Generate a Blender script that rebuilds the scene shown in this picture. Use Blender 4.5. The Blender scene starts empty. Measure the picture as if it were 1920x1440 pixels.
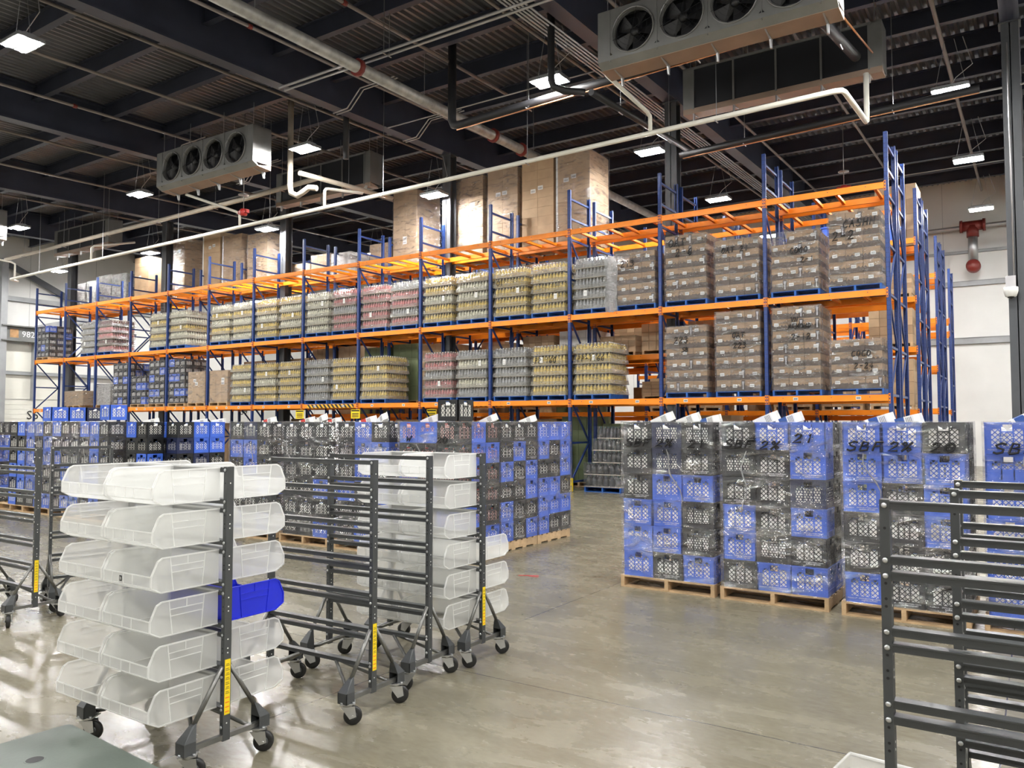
import bpy, math, random
from mathutils import Vector, Matrix, Euler
D = bpy.data
SC = bpy.context.scene
COL = SC.collection
RN = random.Random(11)
PI = math.pi
ORD = ['bottom', 'second', 'third', 'fourth', 'fifth', 'sixth', 'seventh', 'eighth']
NTH = ['first', 'second', 'third', 'fourth', 'fifth', 'sixth', 'seventh', 'eighth', 'ninth', 'tenth', 'eleventh',
       'twelfth', 'thirteenth', 'fourteenth', 'fifteenth']

# ------------------------------------------------------------------ materials
def nodes_of(name):
    m = D.materials.new(name)
    m.use_nodes = True
    nt = m.node_tree
    return m, nt, nt.nodes, nt.links


def pm(name, col, rough=.5, metal=0., var=0., scale=6., bump=0., bscale=40., coat=0., spec=.5):
    """principled material with a little mottling of its own colour and an optional grain"""
    m, nt, N, L = nodes_of(name)
    b = N['Principled BSDF']
    b.inputs['Base Color'].default_value = (*col, 1)
    b.inputs['Roughness'].default_value = rough
    b.inputs['Metallic'].default_value = metal
    b.inputs['Specular IOR Level'].default_value = spec
    if coat:
        b.inputs['Coat Weight'].default_value = coat
    tc = N.new('ShaderNodeTexCoord')
    if var:
        n = N.new('ShaderNodeTexNoise')
        n.inputs['Scale'].default_value = scale
        n.inputs['Detail'].default_value = 4
        L.new(tc.outputs['Object'], n.inputs['Vector'])
        r = N.new('ShaderNodeMapRange')
        r.inputs[1].default_value = .3
        r.inputs[2].default_value = .7
        r.inputs[3].default_value = 1 - var
        r.inputs[4].default_value = 1 + var
        L.new(n.outputs['Fac'], r.inputs[0])
        mx = N.new('ShaderNodeMix')
        mx.data_type = 'RGBA'
        mx.blend_type = 'MULTIPLY'
        mx.inputs[0].default_value = 1
        mx.inputs[6].default_value = (*col, 1)
        L.new(r.outputs[0], mx.inputs[7])
        L.new(mx.outputs[2], b.inputs['Base Color'])
    if bump:
        n2 = N.new('ShaderNodeTexNoise')
        n2.inputs['Scale'].default_value = bscale
        L.new(tc.outputs['Object'], n2.inputs['Vector'])
        bp = N.new('ShaderNodeBump')
        bp.inputs['Strength'].default_value = bump
        bp.inputs['Distance'].default_value = .02
        L.new(n2.outputs['Fac'], bp.inputs['Height'])
        L.new(bp.outputs[0], b.inputs['Normal'])
    return m


def emis(name, col, s):
    m, nt, N, L = nodes_of(name)
    N.remove(N['Principled BSDF'])
    e = N.new('ShaderNodeEmission')
    e.inputs[0].default_value = (*col, 1)
    e.inputs[1].default_value = s
    L.new(e.outputs[0], N['Material Output'].inputs[0])
    return m


def clearm(name, tint, opac, col, gloss=.1, rough=.15, wr=0., wscale=(3, 3, 3), streak=0., haze=0., translu=.5):
    """clear or milky plastic: mix of see-through, scattering and gloss; wr = wrinkle bump"""
    m, nt, N, L = nodes_of(name)
    N.remove(N['Principled BSDF'])
    tr = N.new('ShaderNodeBsdfTransparent')
    tr.inputs[0].default_value = (*tint, 1)
    df = N.new('ShaderNodeBsdfDiffuse')
    df.inputs[0].default_value = (*col, 1)
    tl = N.new('ShaderNodeBsdfTranslucent')
    tl.inputs[0].default_value = (*col, 1)
    ms = N.new('ShaderNodeMixShader')
    ms.inputs[0].default_value = translu
    L.new(df.outputs[0], ms.inputs[1])
    L.new(tl.outputs[0], ms.inputs[2])
    mo = N.new('ShaderNodeMixShader')
    mo.inputs[0].default_value = opac
    L.new(tr.outputs[0], mo.inputs[1])
    L.new(ms.outputs[0], mo.inputs[2])
    gl = N.new('ShaderNodeBsdfGlossy')
    gl.inputs['Roughness'].default_value = rough
    mg = N.new('ShaderNodeMixShader')
    mg.inputs[0].default_value = gloss
    L.new(mo.outputs[0], mg.inputs[1])
    L.new(gl.outputs[0], mg.inputs[2])
    if wr or streak:
        tc = N.new('ShaderNodeTexCoord')
        mp = N.new('ShaderNodeMapping')
        mp.inputs['Scale'].default_value = wscale
        L.new(tc.outputs['Object'], mp.inputs[0])
        oi = N.new('ShaderNodeObjectInfo')
        sc = N.new('ShaderNodeMath')
        sc.operation = 'MULTIPLY'
        sc.inputs[1].default_value = 37.
        L.new(oi.outputs['Random'], sc.inputs[0])
        L.new(sc.outputs[0], mp.inputs['Location'])
        n = N.new('ShaderNodeTexNoise')
        n.inputs['Scale'].default_value = 2.2
        n.inputs['Detail'].default_value = 5
        n.inputs['Roughness'].default_value = .6
        n.inputs['Distortion'].default_value = 1.2
        L.new(mp.outputs[0], n.inputs['Vector'])
        bp = N.new('ShaderNodeBump')
        bp.inputs['Strength'].default_value = wr
        bp.inputs['Distance'].default_value = .14
        L.new(n.outputs['Fac'], bp.inputs['Height'])
        for s in (gl, df):
            L.new(bp.outputs[0], s.inputs['Normal'])
        if streak:   # gathered film is thicker: more gloss and more haze along the folds
            r = N.new('ShaderNodeMapRange')
            r.inputs[1].default_value = .52
            r.inputs[2].default_value = .72
            r.inputs[3].default_value = opac
            r.inputs[4].default_value = opac + haze
            L.new(n.outputs['Fac'], r.inputs[0])
            L.new(r.outputs[0], mo.inputs[0])
            r2 = N.new('ShaderNodeMapRange')
            r2.inputs[1].default_value = .48
            r2.inputs[2].default_value = .68
            r2.inputs[3].default_value = gloss
            r2.inputs[4].default_value = gloss + streak
            L.new(n.outputs['Fac'], r2.inputs[0])
            L.new(r2.outputs[0], mg.inputs[0])
    L.new(mg.outputs[0], N['Material Output'].inputs[0])
    return m


def floor_mat():
    m, nt, N, L = nodes_of('polished_concrete')
    b = N['Principled BSDF']
    tc = N.new('ShaderNodeTexCoord')
    stretch = N.new('ShaderNodeMapping')
    stretch.inputs['Scale'].default_value = (.75, 1.7, 1)
    stretch.inputs['Rotation'].default_value = (0, 0, .5)
    L.new(tc.outputs['Object'], stretch.inputs[0])
    def noise(s, d, dist=0.):
        n = N.new('ShaderNodeTexNoise')
        n.inputs['Scale'].default_value = s
        n.inputs['Detail'].default_value = d
        n.inputs['Roughness'].default_value = .62
        n.inputs['Distortion'].default_value = dist
        L.new(stretch.outputs[0], n.inputs['Vector'])
        return n
    n1, n2, n3 = noise(.5, 6, .3), noise(2.2, 12, .4), noise(17, 8, .3)
    cr = N.new('ShaderNodeValToRGB')
    cr.color_ramp.elements[0].position = .3
    cr.color_ramp.elements[0].color = (.112, .100, .066, 1)
    cr.color_ramp.elements[1].position = .72
    cr.color_ramp.elements[1].color = (.265, .240, .172, 1)
    a = N.new('ShaderNodeMath'); a.operation = 'MULTIPLY_ADD'
    a.inputs[1].default_value = .36
    L.new(n2.outputs['Fac'], a.inputs[0])
    a2 = N.new('ShaderNodeMath'); a2.operation = 'MULTIPLY_ADD'
    a2.inputs[1].default_value = .26
    L.new(n1.outputs['Fac'], a2.inputs[0])
    a3 = N.new('ShaderNodeMath'); a3.operation = 'MULTIPLY'
    a3.inputs[1].default_value = .42
    L.new(n3.outputs['Fac'], a3.inputs[0])
    L.new(a3.outputs[0], a2.inputs[2])
    L.new(a2.outputs[0], a.inputs[2])
    L.new(a.outputs[0], cr.inputs[0])
    # saw-cut control joints
    sx = N.new('ShaderNodeSeparateXYZ')
    L.new(tc.outputs['Object'], sx.inputs[0])
    def joint(sock, off, per):
        s = N.new('ShaderNodeMath'); s.operation = 'ADD'; s.inputs[1].default_value = off
        L.new(sock, s.inputs[0])
        md = N.new('ShaderNodeMath'); md.operation = 'PINGPONG'; md.inputs[1].default_value = per / 2
        L.new(s.outputs[0], md.inputs[0])
        lt = N.new('ShaderNodeMath'); lt.operation = 'LESS_THAN'; lt.inputs[1].default_value = .0045
        L.new(md.outputs[0], lt.inputs[0])
        return lt
    j1, j2 = joint(sx.outputs[0], 3.93 + 37.25, 3.725), joint(sx.outputs[1], -4.65 + 45.6, 4.56)
    jm = N.new('ShaderNodeMath'); jm.operation = 'MAXIMUM'
    L.new(j1.outputs[0], jm.inputs[0]); L.new(j2.outputs[0], jm.inputs[1])
    mx = N.new('ShaderNodeMix'); mx.data_type = 'RGBA'
    L.new(jm.outputs[0], mx.inputs[0])
    L.new(cr.outputs[0], mx.inputs[6])
    mx.inputs[7].default_value = (.06, .055, .05, 1)
    L.new(mx.outputs[2], b.inputs['Base Color'])
    r = N.new('ShaderNodeMapRange')
    r.inputs[1].default_value = .3; r.inputs[2].default_value = .7
    r.inputs[3].default_value = .19; r.inputs[4].default_value = .33
    L.new(n2.outputs['Fac'], r.inputs[0])
    L.new(r.outputs[0], b.inputs['Roughness'])
    bp = N.new('ShaderNodeBump'); bp.inputs['Strength'].default_value = .05; bp.inputs['Distance'].default_value = .01
    L.new(n2.outputs['Fac'], bp.inputs['Height'])
    b.inputs['Specular IOR Level'].default_value = .55
    return m


def holes_mat(name, col):
    """painted upright with two columns of punched holes on its front"""
    m, nt, N, L = nodes_of(name)
    b = N['Principled BSDF']
    b.inputs['Roughness'].default_value = .38
    tc = N.new('ShaderNodeTexCoord')
    sx = N.new('ShaderNodeSeparateXYZ')
    L.new(tc.outputs['Object'], sx.inputs[0])
    def math_(op, a, bb):
        q = N.new('ShaderNodeMath'); q.operation = op
        for i, v in enumerate((a, bb)):
            if isinstance(v, (int, float)):
                q.inputs[i].default_value = v
            else:
                L.new(v, q.inputs[i])
        return q.outputs[0]
    ax = math_('SUBTRACT', math_('ABSOLUTE', sx.outputs[0], 0), .017)
    pz = math_('PINGPONG', sx.outputs[2], .05)
    d2 = math_('ADD', math_('MULTIPLY', ax, ax), math_('MULTIPLY', pz, pz))
    h = math_('LESS_THAN', d2, .0075 ** 2)
    mx = N.new('ShaderNodeMix'); mx.data_type = 'RGBA'
    L.new(h, mx.inputs[0])
    mx.inputs[6].default_value = (*col, 1)
    mx.inputs[7].default_value = (.006, .008, .02, 1)
    L.new(mx.outputs[2], b.inputs['Base Color'])
    return m


def hazard_mat():
    m, nt, N, L = nodes_of('hazard_tape')
    b = N['Principled BSDF']
    tc = N.new('ShaderNodeTexCoord')
    sx = N.new('ShaderNodeSeparateXYZ')
    L.new(tc.outputs['Object'], sx.inputs[0])
    s = N.new('ShaderNodeMath'); s.operation = 'ADD'
    L.new(sx.outputs[0], s.inputs[0]); L.new(sx.outputs[2], s.inputs[1])
    pp = N.new('ShaderNodeMath'); pp.operation = 'PINGPONG'; pp.inputs[1].default_value = .09
    L.new(s.outputs[0], pp.inputs[0])
    lt = N.new('ShaderNodeMath'); lt.operation = 'LESS_THAN'; lt.inputs[1].default_value = .045
    L.new(pp.outputs[0], lt.inputs[0])
    mx = N.new('ShaderNodeMix'); mx.data_type = 'RGBA'
    L.new(lt.outputs[0], mx.inputs[0])
    mx.inputs[6].default_value = (.75, .42, .02, 1)
    mx.inputs[7].default_value = (.012, .012, .012, 1)
    L.new(mx.outputs[2], b.inputs['Base Color'])
    return m


M = dict(
    floor=floor_mat(),
    deck=pm('galvanised_deck', (.19, .195, .22), .36, .5, .2, .8),
    dark=pm('dark_blue_steel', (.040, .046, .074), .45, 0, .2, 1.5),
    column=pm('grey_column_paint', (.07, .075, .085), .5, 0, .15, 1.5),
    wall=pm('white_wall_panel', (.74, .74, .72), .5, 0, .05, .7),
    wallgrey=pm('grey_girt_steel', (.33, .34, .35), .5, .2, .1, 2),
    door=pm('white_door_panel', (.78, .77, .70), .45, 0, .03, 1),
    blue=pm('rack_blue_paint', (.011, .033, .14), .38, 0, .12, 3),
    bluepost=holes_mat('rack_blue_upright', (.013, .042, .19)),
    orange=pm('rack_orange_paint', (.95, .27, .010), .42, 0, .08, 3),
    galv=pm('galvanised_metal', (.42, .43, .44), .35, .8, .15, 3),
    casing=pm('evaporator_sheet_metal', (.24, .24, .235), .42, .55, .12, 2),
    coil=pm('black_coil_fins', (.008, .009, .013), .6),
    fan=pm('black_fan_blade', (.014, .014, .016), .35),
    pan=pm('drain_pan_sheet', (.33, .24, .185), .45, .3, .1, 2),  # salmon tint paints in warm light reflected from floor and racks
    white_pipe=pm('white_plastic_pipe', (.80, .78, .70), .4, 0, .05, 2),
    sprinkler=pm('sprinkler_pipe_paint', (.24, .205, .19), .5, .2, .12, 2),
    bigpipe=pm('spiral_galvanised_pipe', (.40, .39, .37), .45, .5, .25, 5),
    black_pipe=pm('black_pipe_insulation', (.012, .012, .014), .55),
    tan_pipe=pm('tan_insulated_pipe', (.50, .44, .36), .5, .1, .12, 3),
    copper=pm('copper_tube', (.60, .28, .14), .35, .8, .1, 4),
    conduit=pm('steel_conduit', (.46, .45, .46), .4, .6, .1, 3),
    red=pm('red_paint', (.40, .028, .024), .4, 0, .1, 5),
    redpipe=pm('dark_red_pipe_paint', (.20, .026, .02), .45, 0, .1, 5),
    cart=pm('charcoal_cart_paint', (.058, .062, .064), .38, .15, .1, 4),
    carttube=pm('bare_steel_tube', (.20, .20, .19), .35, .7, .2, 8),
    zinc=pm('zinc_plate', (.62, .63, .64), .3, .85, .1, 8),
    rubber=pm('black_rubber_tyre', (.014, .014, .014), .45, 0, .2, 20),
    yellow=pm('yellow_sticker', (.90, .66, .01), .5),
    ink=pm('black_ink', (.006, .006, .007), .55),
    stickred=pm('orange_print', (.85, .22, .02), .5),
    paper=pm('white_paper', (.83, .83, .80), .6, 0, .04, 9),
    greyprint=pm('grey_print', (.25, .25, .25), .6),
    cblue=pm('blue_crate_plastic', (.058, .155, .70), .42, 0, .12, 5),
    cblack=pm('black_crate_plastic', (.014, .015, .017), .45, 0, .2, 5),
    cnavy=pm('navy_crate_plastic', (.014, .022, .075), .42, 0, .2, 5),
    cprint=pm('white_crate_print', (.75, .76, .78), .6),
    jug=pm('white_milk_container', (.88, .87, .82), .45, 0, .06, 12),
    jugpink=pm('pink_milk_label', (.66, .36, .32), .45, 0, .2, 14),
    jugblue=pm('blue_carton_print', (.03, .09, .30), .5),
    jugred=pm('red_cap_plastic', (.60, .05, .04), .45),
    wood=pm('pallet_wood', (.50, .345, .195), .7, 0, .25, 6, .3, 30),
    pblue=pm('blue_pallet_paint', (.012, .085, .33), .6, 0, .25, 6),
    carton=pm('brown_carton', (.34, .225, .13), .65, 0, .12, 3),
    cartondark=pm('carton_print', (.085, .060, .045), .6, 0, .2, 7),
    tan=pm('tan_carton', (.47, .33, .20), .65, 0, .1, 3),
    tape=pm('carton_tape', (.60, .47, .33), .35),
    yel=pm('yellow_drink', (.66, .49, .12), .3, 0, .2, 9),
    pink=pm('pink_drink', (.50, .17, .17), .3, 0, .25, 9),
    pale=pm('pale_drink', (.66, .64, .50), .3, 0, .15, 9),
    grey=pm('clear_water_bottle', (.34, .35, .36), .25, 0, .3, 9),
    darkjug=pm('dark_bottle', (.028, .032, .034), .3, 0, .3, 9),
    maroon=pm('maroon_drink', (.13, .055, .055), .35, 0, .3, 9),
    capwhite=pm('white_cap', (.8, .8, .76), .4),
    capgreen=pm('dark_green_film', (.02, .09, .07), .35, 0, .2, 8),
    tray=pm('card_tray', (.42, .38, .31), .7, 0, .1, 6),
    green=pm('dark_green_plastic', (.075, .095, .078), .42, 0, .28, 2.2, .03, 60),
    binblue=pm('blue_bin_plastic', (.010, .022, .62), .3, 0, .06, 4),
    film=clearm('stretch_film', (.95, .95, .97), .06, (.80, .82, .86), .07, .12, 1., (1.2, 1.2, 4.), .45, .12, .3),
    filmcarton=clearm('carton_stretch_film', (.93, .93, .94), .04, (.86, .86, .88), .12, .21, 1., (1.5, 1.5, 5), .6, .22, .3),
    filmbottle=clearm('shrink_film', (.97, .97, .97), .12, (.96, .95, .90), .10, .17, 1., (3, 3, 9), .50, .40, .3),
    filmfoot=clearm('gathered_shrink_film', (.97, .97, .97), .30, (.97, .96, .91), .15, .17, 1., (3, 3, 9), .55, .42, .3),
    filmtail=clearm('gathered_film', (.95, .95, .95), .45, (.86, .87, .88), .25, .1, 1., (3, 3, 8), .3, .3, .4),
    bin=clearm('translucent_bin_plastic', (.985, .988, .985), .32, (.99, .99, .975), .03, .22, 0, (1, 1, 1), 0, 0, .62),
    binrib=clearm('thick_bin_rib', (.97, .97, .97), .50, (.99, .99, .98), .06, .25, 0, (1, 1, 1), 0, 0, .5),
    lamp=emis('lamp_diffuser', (1., .985, .96), 620.),
    hazard=hazard_mat(),
    lens=pm('dark_lens', (.01, .01, .012), .2),
)

# ------------------------------------------------------------------ mesh helpers
class MB:
    def __init__(s):
        s.v, s.f, s.m, s.sm = [], [], [], []

    def face(s, pts, mi=0, sm=False):
        i = len(s.v)
        s.v += [tuple(p) for p in pts]
        s.f.append(tuple(range(i, i + len(pts))))
        s.m.append(mi); s.sm.append(sm)

    def bx(s, x0, x1, y0, y1, z0, z1, mi=0, T=None):
        p = [Vector((x, y, z)) for z in (z0, z1) for y in (y0, y1) for x in (x0, x1)]
        if T is not None:
            p = [T @ q for q in p]
        i = len(s.v)
        s.v += [tuple(q) for q in p]
        for f in ((0, 2, 3, 1), (4, 5, 7, 6), (0, 1, 5, 4), (1, 3, 7, 5), (3, 2, 6, 7), (2, 0, 4, 6)):
            s.f.append(tuple(i + k for k in f)); s.m.append(mi); s.sm.append(False)

    def bar(s, p, q, w, h, mi=0, up=(0, 0, 1)):
        p, q = Vector(p), Vector(q)
        d = (q - p); L = d.length; d.normalize()
        up = Vector(up)
        if abs(d.dot(up)) > .95:
            up = Vector((0, 1, 0))
        x = d.cross(up).normalized(); z = x.cross(d)
        T = Matrix((( x.x, d.x, z.x, p.x), (x.y, d.y, z.y, p.y), (x.z, d.z, z.z, p.z), (0, 0, 0, 1)))
        s.bx(-w / 2, w / 2, 0, L, -h / 2, h / 2, mi, T)

    def tube(s, path, r, n=8, mi=0, caps=True, flat=None):
        path = [Vector(p) for p in path]
        rings = []
        prev = None
        for k, p in enumerate(path):
            if k == 0: d = path[1] - p
            elif k == len(path) - 1: d = p - path[k - 1]
            else: d = (path[k + 1] - p).normalized() + (p - path[k - 1]).normalized()
            d.normalize()
            if prev is None:
                a = d.cross(Vector((0, 0, 1)))
                if a.length < .05: a = d.cross(Vector((1, 0, 0)))
            else:
                a = prev - d * prev.dot(d)
            a.normalize(); prev = a
            b = d.cross(a)
            rr = r[k] if isinstance(r, (list, tuple)) else r
            i = len(s.v)
            for j in range(n):
                t = 2 * PI * j / n
                o = a * math.cos(t) * rr + b * math.sin(t) * rr
                s.v.append(tuple(p + o))
            rings.append(i)
        for k in range(len(path) - 1):
            a, b = rings[k], rings[k + 1]
            for j in range(n):
                s.f.append((a + j, a + (j + 1) % n, b + (j + 1) % n, b + j)); s.m.append(mi); s.sm.append(n > 5)
        if caps:
            s.f.append(tuple(rings[0] + j for j in reversed(range(n)))); s.m.append(mi); s.sm.append(False)
            s.f.append(tuple(rings[-1] + j for j in range(n))); s.m.append(mi); s.sm.append(False)

    def lathe(s, prof, n=16, c=(0, 0, 0), mi=0, axis='z', mis=None, caps=True):
        c = Vector(c)
        rings = []
        for r, h in prof:
            i = len(s.v)
            for j in range(n):
                t = 2 * PI * j / n
                a, b = r * math.cos(t), r * math.sin(t)
                o = {'z': (a, b, h), 'y': (b, h, a), 'x': (h, a, b)}[axis]
                s.v.append(tuple(c + Vector(o)))
            rings.append(i)
        for k in range(len(prof) - 1):
            a, b = rings[k], rings[k + 1]
            mm = mis[k] if mis else mi
            for j in range(n):
                s.f.append((a + j, a + (j + 1) % n, b + (j + 1) % n, b + j)); s.m.append(mm); s.sm.append(True)
        for ring, rev, mm in () if not caps else ((rings[0], True, mis[0] if mis else mi), (rings[-1], False, mis[-1] if mis else mi)):
            idx = [ring + j for j in range(n)]
            s.f.append(tuple(reversed(idx)) if rev else tuple(idx)); s.m.append(mm); s.sm.append(False)

    def prism(s, poly, h0, h1, axis='x', mi=0):
        """poly of (a, b); extruded along axis: x -> (h, a, b); y -> (a, h, b); z -> (a, b, h)"""
        def P(a, b, h):
            return {'x': (h, a, b), 'y': (a, h, b), 'z': (a, b, h)}[axis]
        n = len(poly)
        i = len(s.v)
        s.v += [P(a, b, h0) for a, b in poly] + [P(a, b, h1) for a, b in poly]
        s.f.append(tuple(reversed([i + k for k in range(n)]))); s.f.append(tuple(i + n + k for k in range(n)))
        s.m += [mi, mi]; s.sm += [False, False]
        for k in range(n):
            s.f.append((i + k, i + (k + 1) % n, i + n + (k + 1) % n, i + n + k)); s.m.append(mi); s.sm.append(False)

    def add(s, o, T):
        i = len(s.v)
        s.v += [tuple(T @ Vector(p)) for p in o.v]
        s.f += [tuple(i + k for k in f) for f in o.f]
        s.m += o.m; s.sm += o.sm

    def mesh(s, name, *mats):
        me = D.meshes.new(name)
        me.from_pydata(s.v, [], s.f)
        me.polygons.foreach_set('material_index', s.m)
        me.polygons.foreach_set('use_smooth', s.sm)
        for k in mats:
            me.materials.append(M[k] if isinstance(k, str) else k)
        me.update()
        return me


def obj(name, me, parent=None, loc=(0, 0, 0), rot=(0, 0, 0)):
    o = D.objects.new(name, me)
    COL.objects.link(o)
    o.location = loc; o.rotation_euler = rot
    if parent is not None:
        o.parent = parent
    return o


def tag(o, label, cat, group=None, kind=None):
    o['label'] = label; o['category'] = cat
    if group: o['group'] = group
    if kind: o['kind'] = kind
    return o


def thing(name, label, cat, loc=(0, 0, 0), rz=0., group=None):
    o = obj(name, None, None, loc, (0, 0, rz))
    o.empty_display_size = .1
    return tag(o, label, cat, group)


def struct(name, me, loc=(0, 0, 0), rot=(0, 0, 0), label=None):
    o = obj(name, me, None, loc, rot)
    o['kind'] = 'structure'
    if label: o['label'] = label
    return o


KIDS = {}
def freeze():
    """list of children of each object, for copying trees"""
    KIDS.clear()
    for o in COL.objects:
        if o.parent: KIDS.setdefault(o.parent.name, []).append(o)


def dup(o, parent=None, loc=None, rz=None, label=None, group=None):
    c = o.copy()
    COL.objects.link(c)
    if parent is not None: c.parent = parent
    if loc is not None: c.location = loc
    if rz is not None: c.rotation_euler = (0, 0, rz)
    if label: c['label'] = label
    if group: c['group'] = group
    for k in KIDS.get(o.name, []):
        dup(k, c)
    return c


def font_mesh(cu, mat):
    t = D.objects.new('lettering', cu)
    COL.objects.link(t)
    me = D.meshes.new_from_object(t.evaluated_get(bpy.context.evaluated_depsgraph_get()))
    D.objects.remove(t)
    me.materials.clear()
    me.materials.append(M[mat])
    return me


def text(name, s, size, mat, parent, loc, rot, align='LEFT', ext=.0008, spc=1.):
    cu = D.curves.new(name, 'FONT')
    cu.body = s; cu.size = size; cu.extrude = ext; cu.align_x = align; cu.resolution_u = 2
    cu.space_line = spc
    return obj(name, font_mesh(cu, mat), parent, loc, rot)


# hand-drawn marker letters as polylines on a unit box
STROKE = {
    'S': [[(.9, .9), (.5, 1), (.1, .8), (.3, .55), (.8, .4), (.8, .12), (.4, 0), (.05, .12)]],
    'B': [[(.15, 0), (.2, 1), (.7, .92), (.75, .65), (.25, .52), (.85, .42), (.85, .1), (.15, 0)]],
    'F': [[(.2, 0), (.25, .95), (.95, 1)], [(.22, .5), (.75, .55)]],
    '2': [[(.1, .75), (.35, 1), (.75, .9), (.7, .6), (.1, .02), (.95, .08)]],
    '%': [[(.25, 1), (.05, .8), (.25, .6), (.42, .8), (.25, 1)], [(.9, 1), (.15, 0)], [(.75, .4), (.58, .2), (.75, 0), (.95, .2), (.75, .4)]],
    '1': [[(.4, .8), (.55, 1), (.55, 0)]],
    '0': [[(.5, 1), (.12, .7), (.15, .2), (.5, 0), (.85, .25), (.85, .75), (.5, 1)]],
    'O': [[(.5, 1), (.1, .7), (.12, .2), (.5, 0), (.9, .25), (.88, .75), (.5, 1)]],
    'W': [[(0, .9), (.22, 0), (.5, .6), (.75, 0), (1, 1)]],
    'C': [[(.9, .85), (.5, 1), (.1, .6), (.2, .1), (.6, 0), (.92, .18)]],
    'A': [[(.05, 0), (.5, 1), (.92, 0)], [(.22, .4), (.78, .4)]],
    'T': [[(.05, .95), (.95, 1)], [(.5, .98), (.48, 0)]],
    'N': [[(.1, 0), (.12, 1), (.85, .02), (.9, 1)]],
    'M': [[(.05, 0), (.15, 1), (.5, .35), (.85, 1), (.95, 0)]],
    'L': [[(.2, 1), (.18, .02), (.85, .06)]],
    'D': [[(.15, 0), (.18, 1), (.75, .85), (.88, .45), (.6, .05), (.15, 0)]],
    'H': [[(.12, 0), (.15, 1)], [(.85, 0), (.88, 1)], [(.14, .5), (.86, .52)]],
    'V': [[(.05, 1), (.45, 0), (.95, 1)]],
    'I': [[(.5, 1), (.48, 0)]],
    'P': [[(.2, 0), (.22, 1), (.8, .85), (.78, .55), (.22, .48)]],
    '-': [[(.15, .5), (.85, .52)]],
    '3': [[(.1, .9), (.6, 1), (.75, .75), (.35, .55), (.85, .35), (.6, .02), (.05, .1)]],
    '4': [[(.6, 0), (.62, 1), (.08, .35), (.92, .38)]],
    '6': [[(.75, .95), (.25, .6), (.15, .2), (.5, 0), (.85, .2), (.65, .45), (.2, .3)]],
    '7': [[(.1, .95), (.9, 1), (.35, 0)]],
    ' ': [],
}


def marker(parent, s, x, y, z, h, w=None, r=.008, gap=.25, lean=.12):
    """marker writing on a face that looks towards -Y"""
    w = w or h * .75
    mb = MB()
    for ch in s:
        for pl in STROKE.get(ch, []):
            pts = [(x + a * w + b * h * lean, y, z + b * h) for a, b in pl]
            mb.tube(pts, r, 5)
        x += w * (1 + gap)
    o = obj('marker_writing', mb.mesh('marker_writing', 'ink'), parent)
    o['label'] = 'black marker writing'
    return o
# ------------------------------------------------------------------ the building
XL, XR, YB, YF = -43., 15., 37.2, -14.
def zg(y): return 9.72 + .03 * (y - 8)        # underside of the roof girders
def zd(y): return zg(y) + 1.12                # underside of the deck

b = MB(); b.bx(XL - .3, XR + .3, YF - .3, YB + .3, -.3, 0)
struct('floor', b.mesh('floor', 'floor'))

b = MB()
x = XL; pitch = .203
while x < XR:
    pr_ = [(x, 0), (x + .055, 0), (x + .085, .075), (x + .172, .075), (x + pitch, 0)]
    for (xa, ha), (xb, hb) in zip(pr_, pr_[1:]):
        b.face([(xa, YF, zd(YF) + ha), (xb, YF, zd(YF) + hb), (xb, YB, zd(YB) + hb), (xa, YB, zd(YB) + ha)])
    x += pitch
b.bx(XL, XR, YF, YB, 12.2, 12.3)
struct('ceiling', b.mesh('ceiling', 'deck'))

def wallmesh(p0, p1, h, seams, thick, nrm):
    b = MB()
    p0, p1 = Vector(p0), Vector(p1)
    n = Vector(nrm)
    d = (p1 - p0)
    b.bar(p0 - n * (thick / 2) + Vector((0, 0, h / 2)), p1 - n * (thick / 2) + Vector((0, 0, h / 2)), thick, h)
    k = int(d.length / seams)
    for i in range(1, k + 1):
        q = p0 + d.normalized() * (seams * i)
        b.bar(q + n * .002, q + n * .002 + Vector((0, 0, h)), .012, .006, 1, up=n)
    return b.mesh('wall', 'wall', 'wallgrey')

struct('wall_left', wallmesh((XL, YF, 0), (XL, YB, 0), 12.4, 3.4, .3, (1, 0, 0)))
struct('wall_back', wallmesh((XL, YB, 0), (XR, YB, 0), 12.4, 2.35, .3, (0, -1, 0)))
struct('wall_right', wallmesh((XR, YF, 0), (XR, YB, 0), 12.4, 3.4, .3, (-1, 0, 0)))
struct('wall_front', wallmesh((XL, YF, 0), (XR, YF, 0), 12.4, 3.4, .3, (0, 1, 0)))
# grey girts along the walls
k = 1
for z, h in ((5.1, .26), (7.45, .2), (8.75, .1)):
    b = MB(); b.bx(XL, XR, YB - .16, YB, z - h / 2, z + h / 2); b.bx(XL, XR, YB - .2, YB - .1, z + h / 2 - .02, z + h / 2)
    struct('trim_%d' % k, b.mesh('trim', 'wallgrey')); k += 1
for z, h in ((8.0, .24), (4.25, .16)):
    b = MB(); b.bx(XL, XL + .16, YF, YB, z - h / 2, z + h / 2); b.bx(XL + .1, XL + .2, YF, YB, z - h / 2, z - h / 2 + .02)
    struct('trim_%d' % k, b.mesh('trim', 'wallgrey')); k += 1
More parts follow.
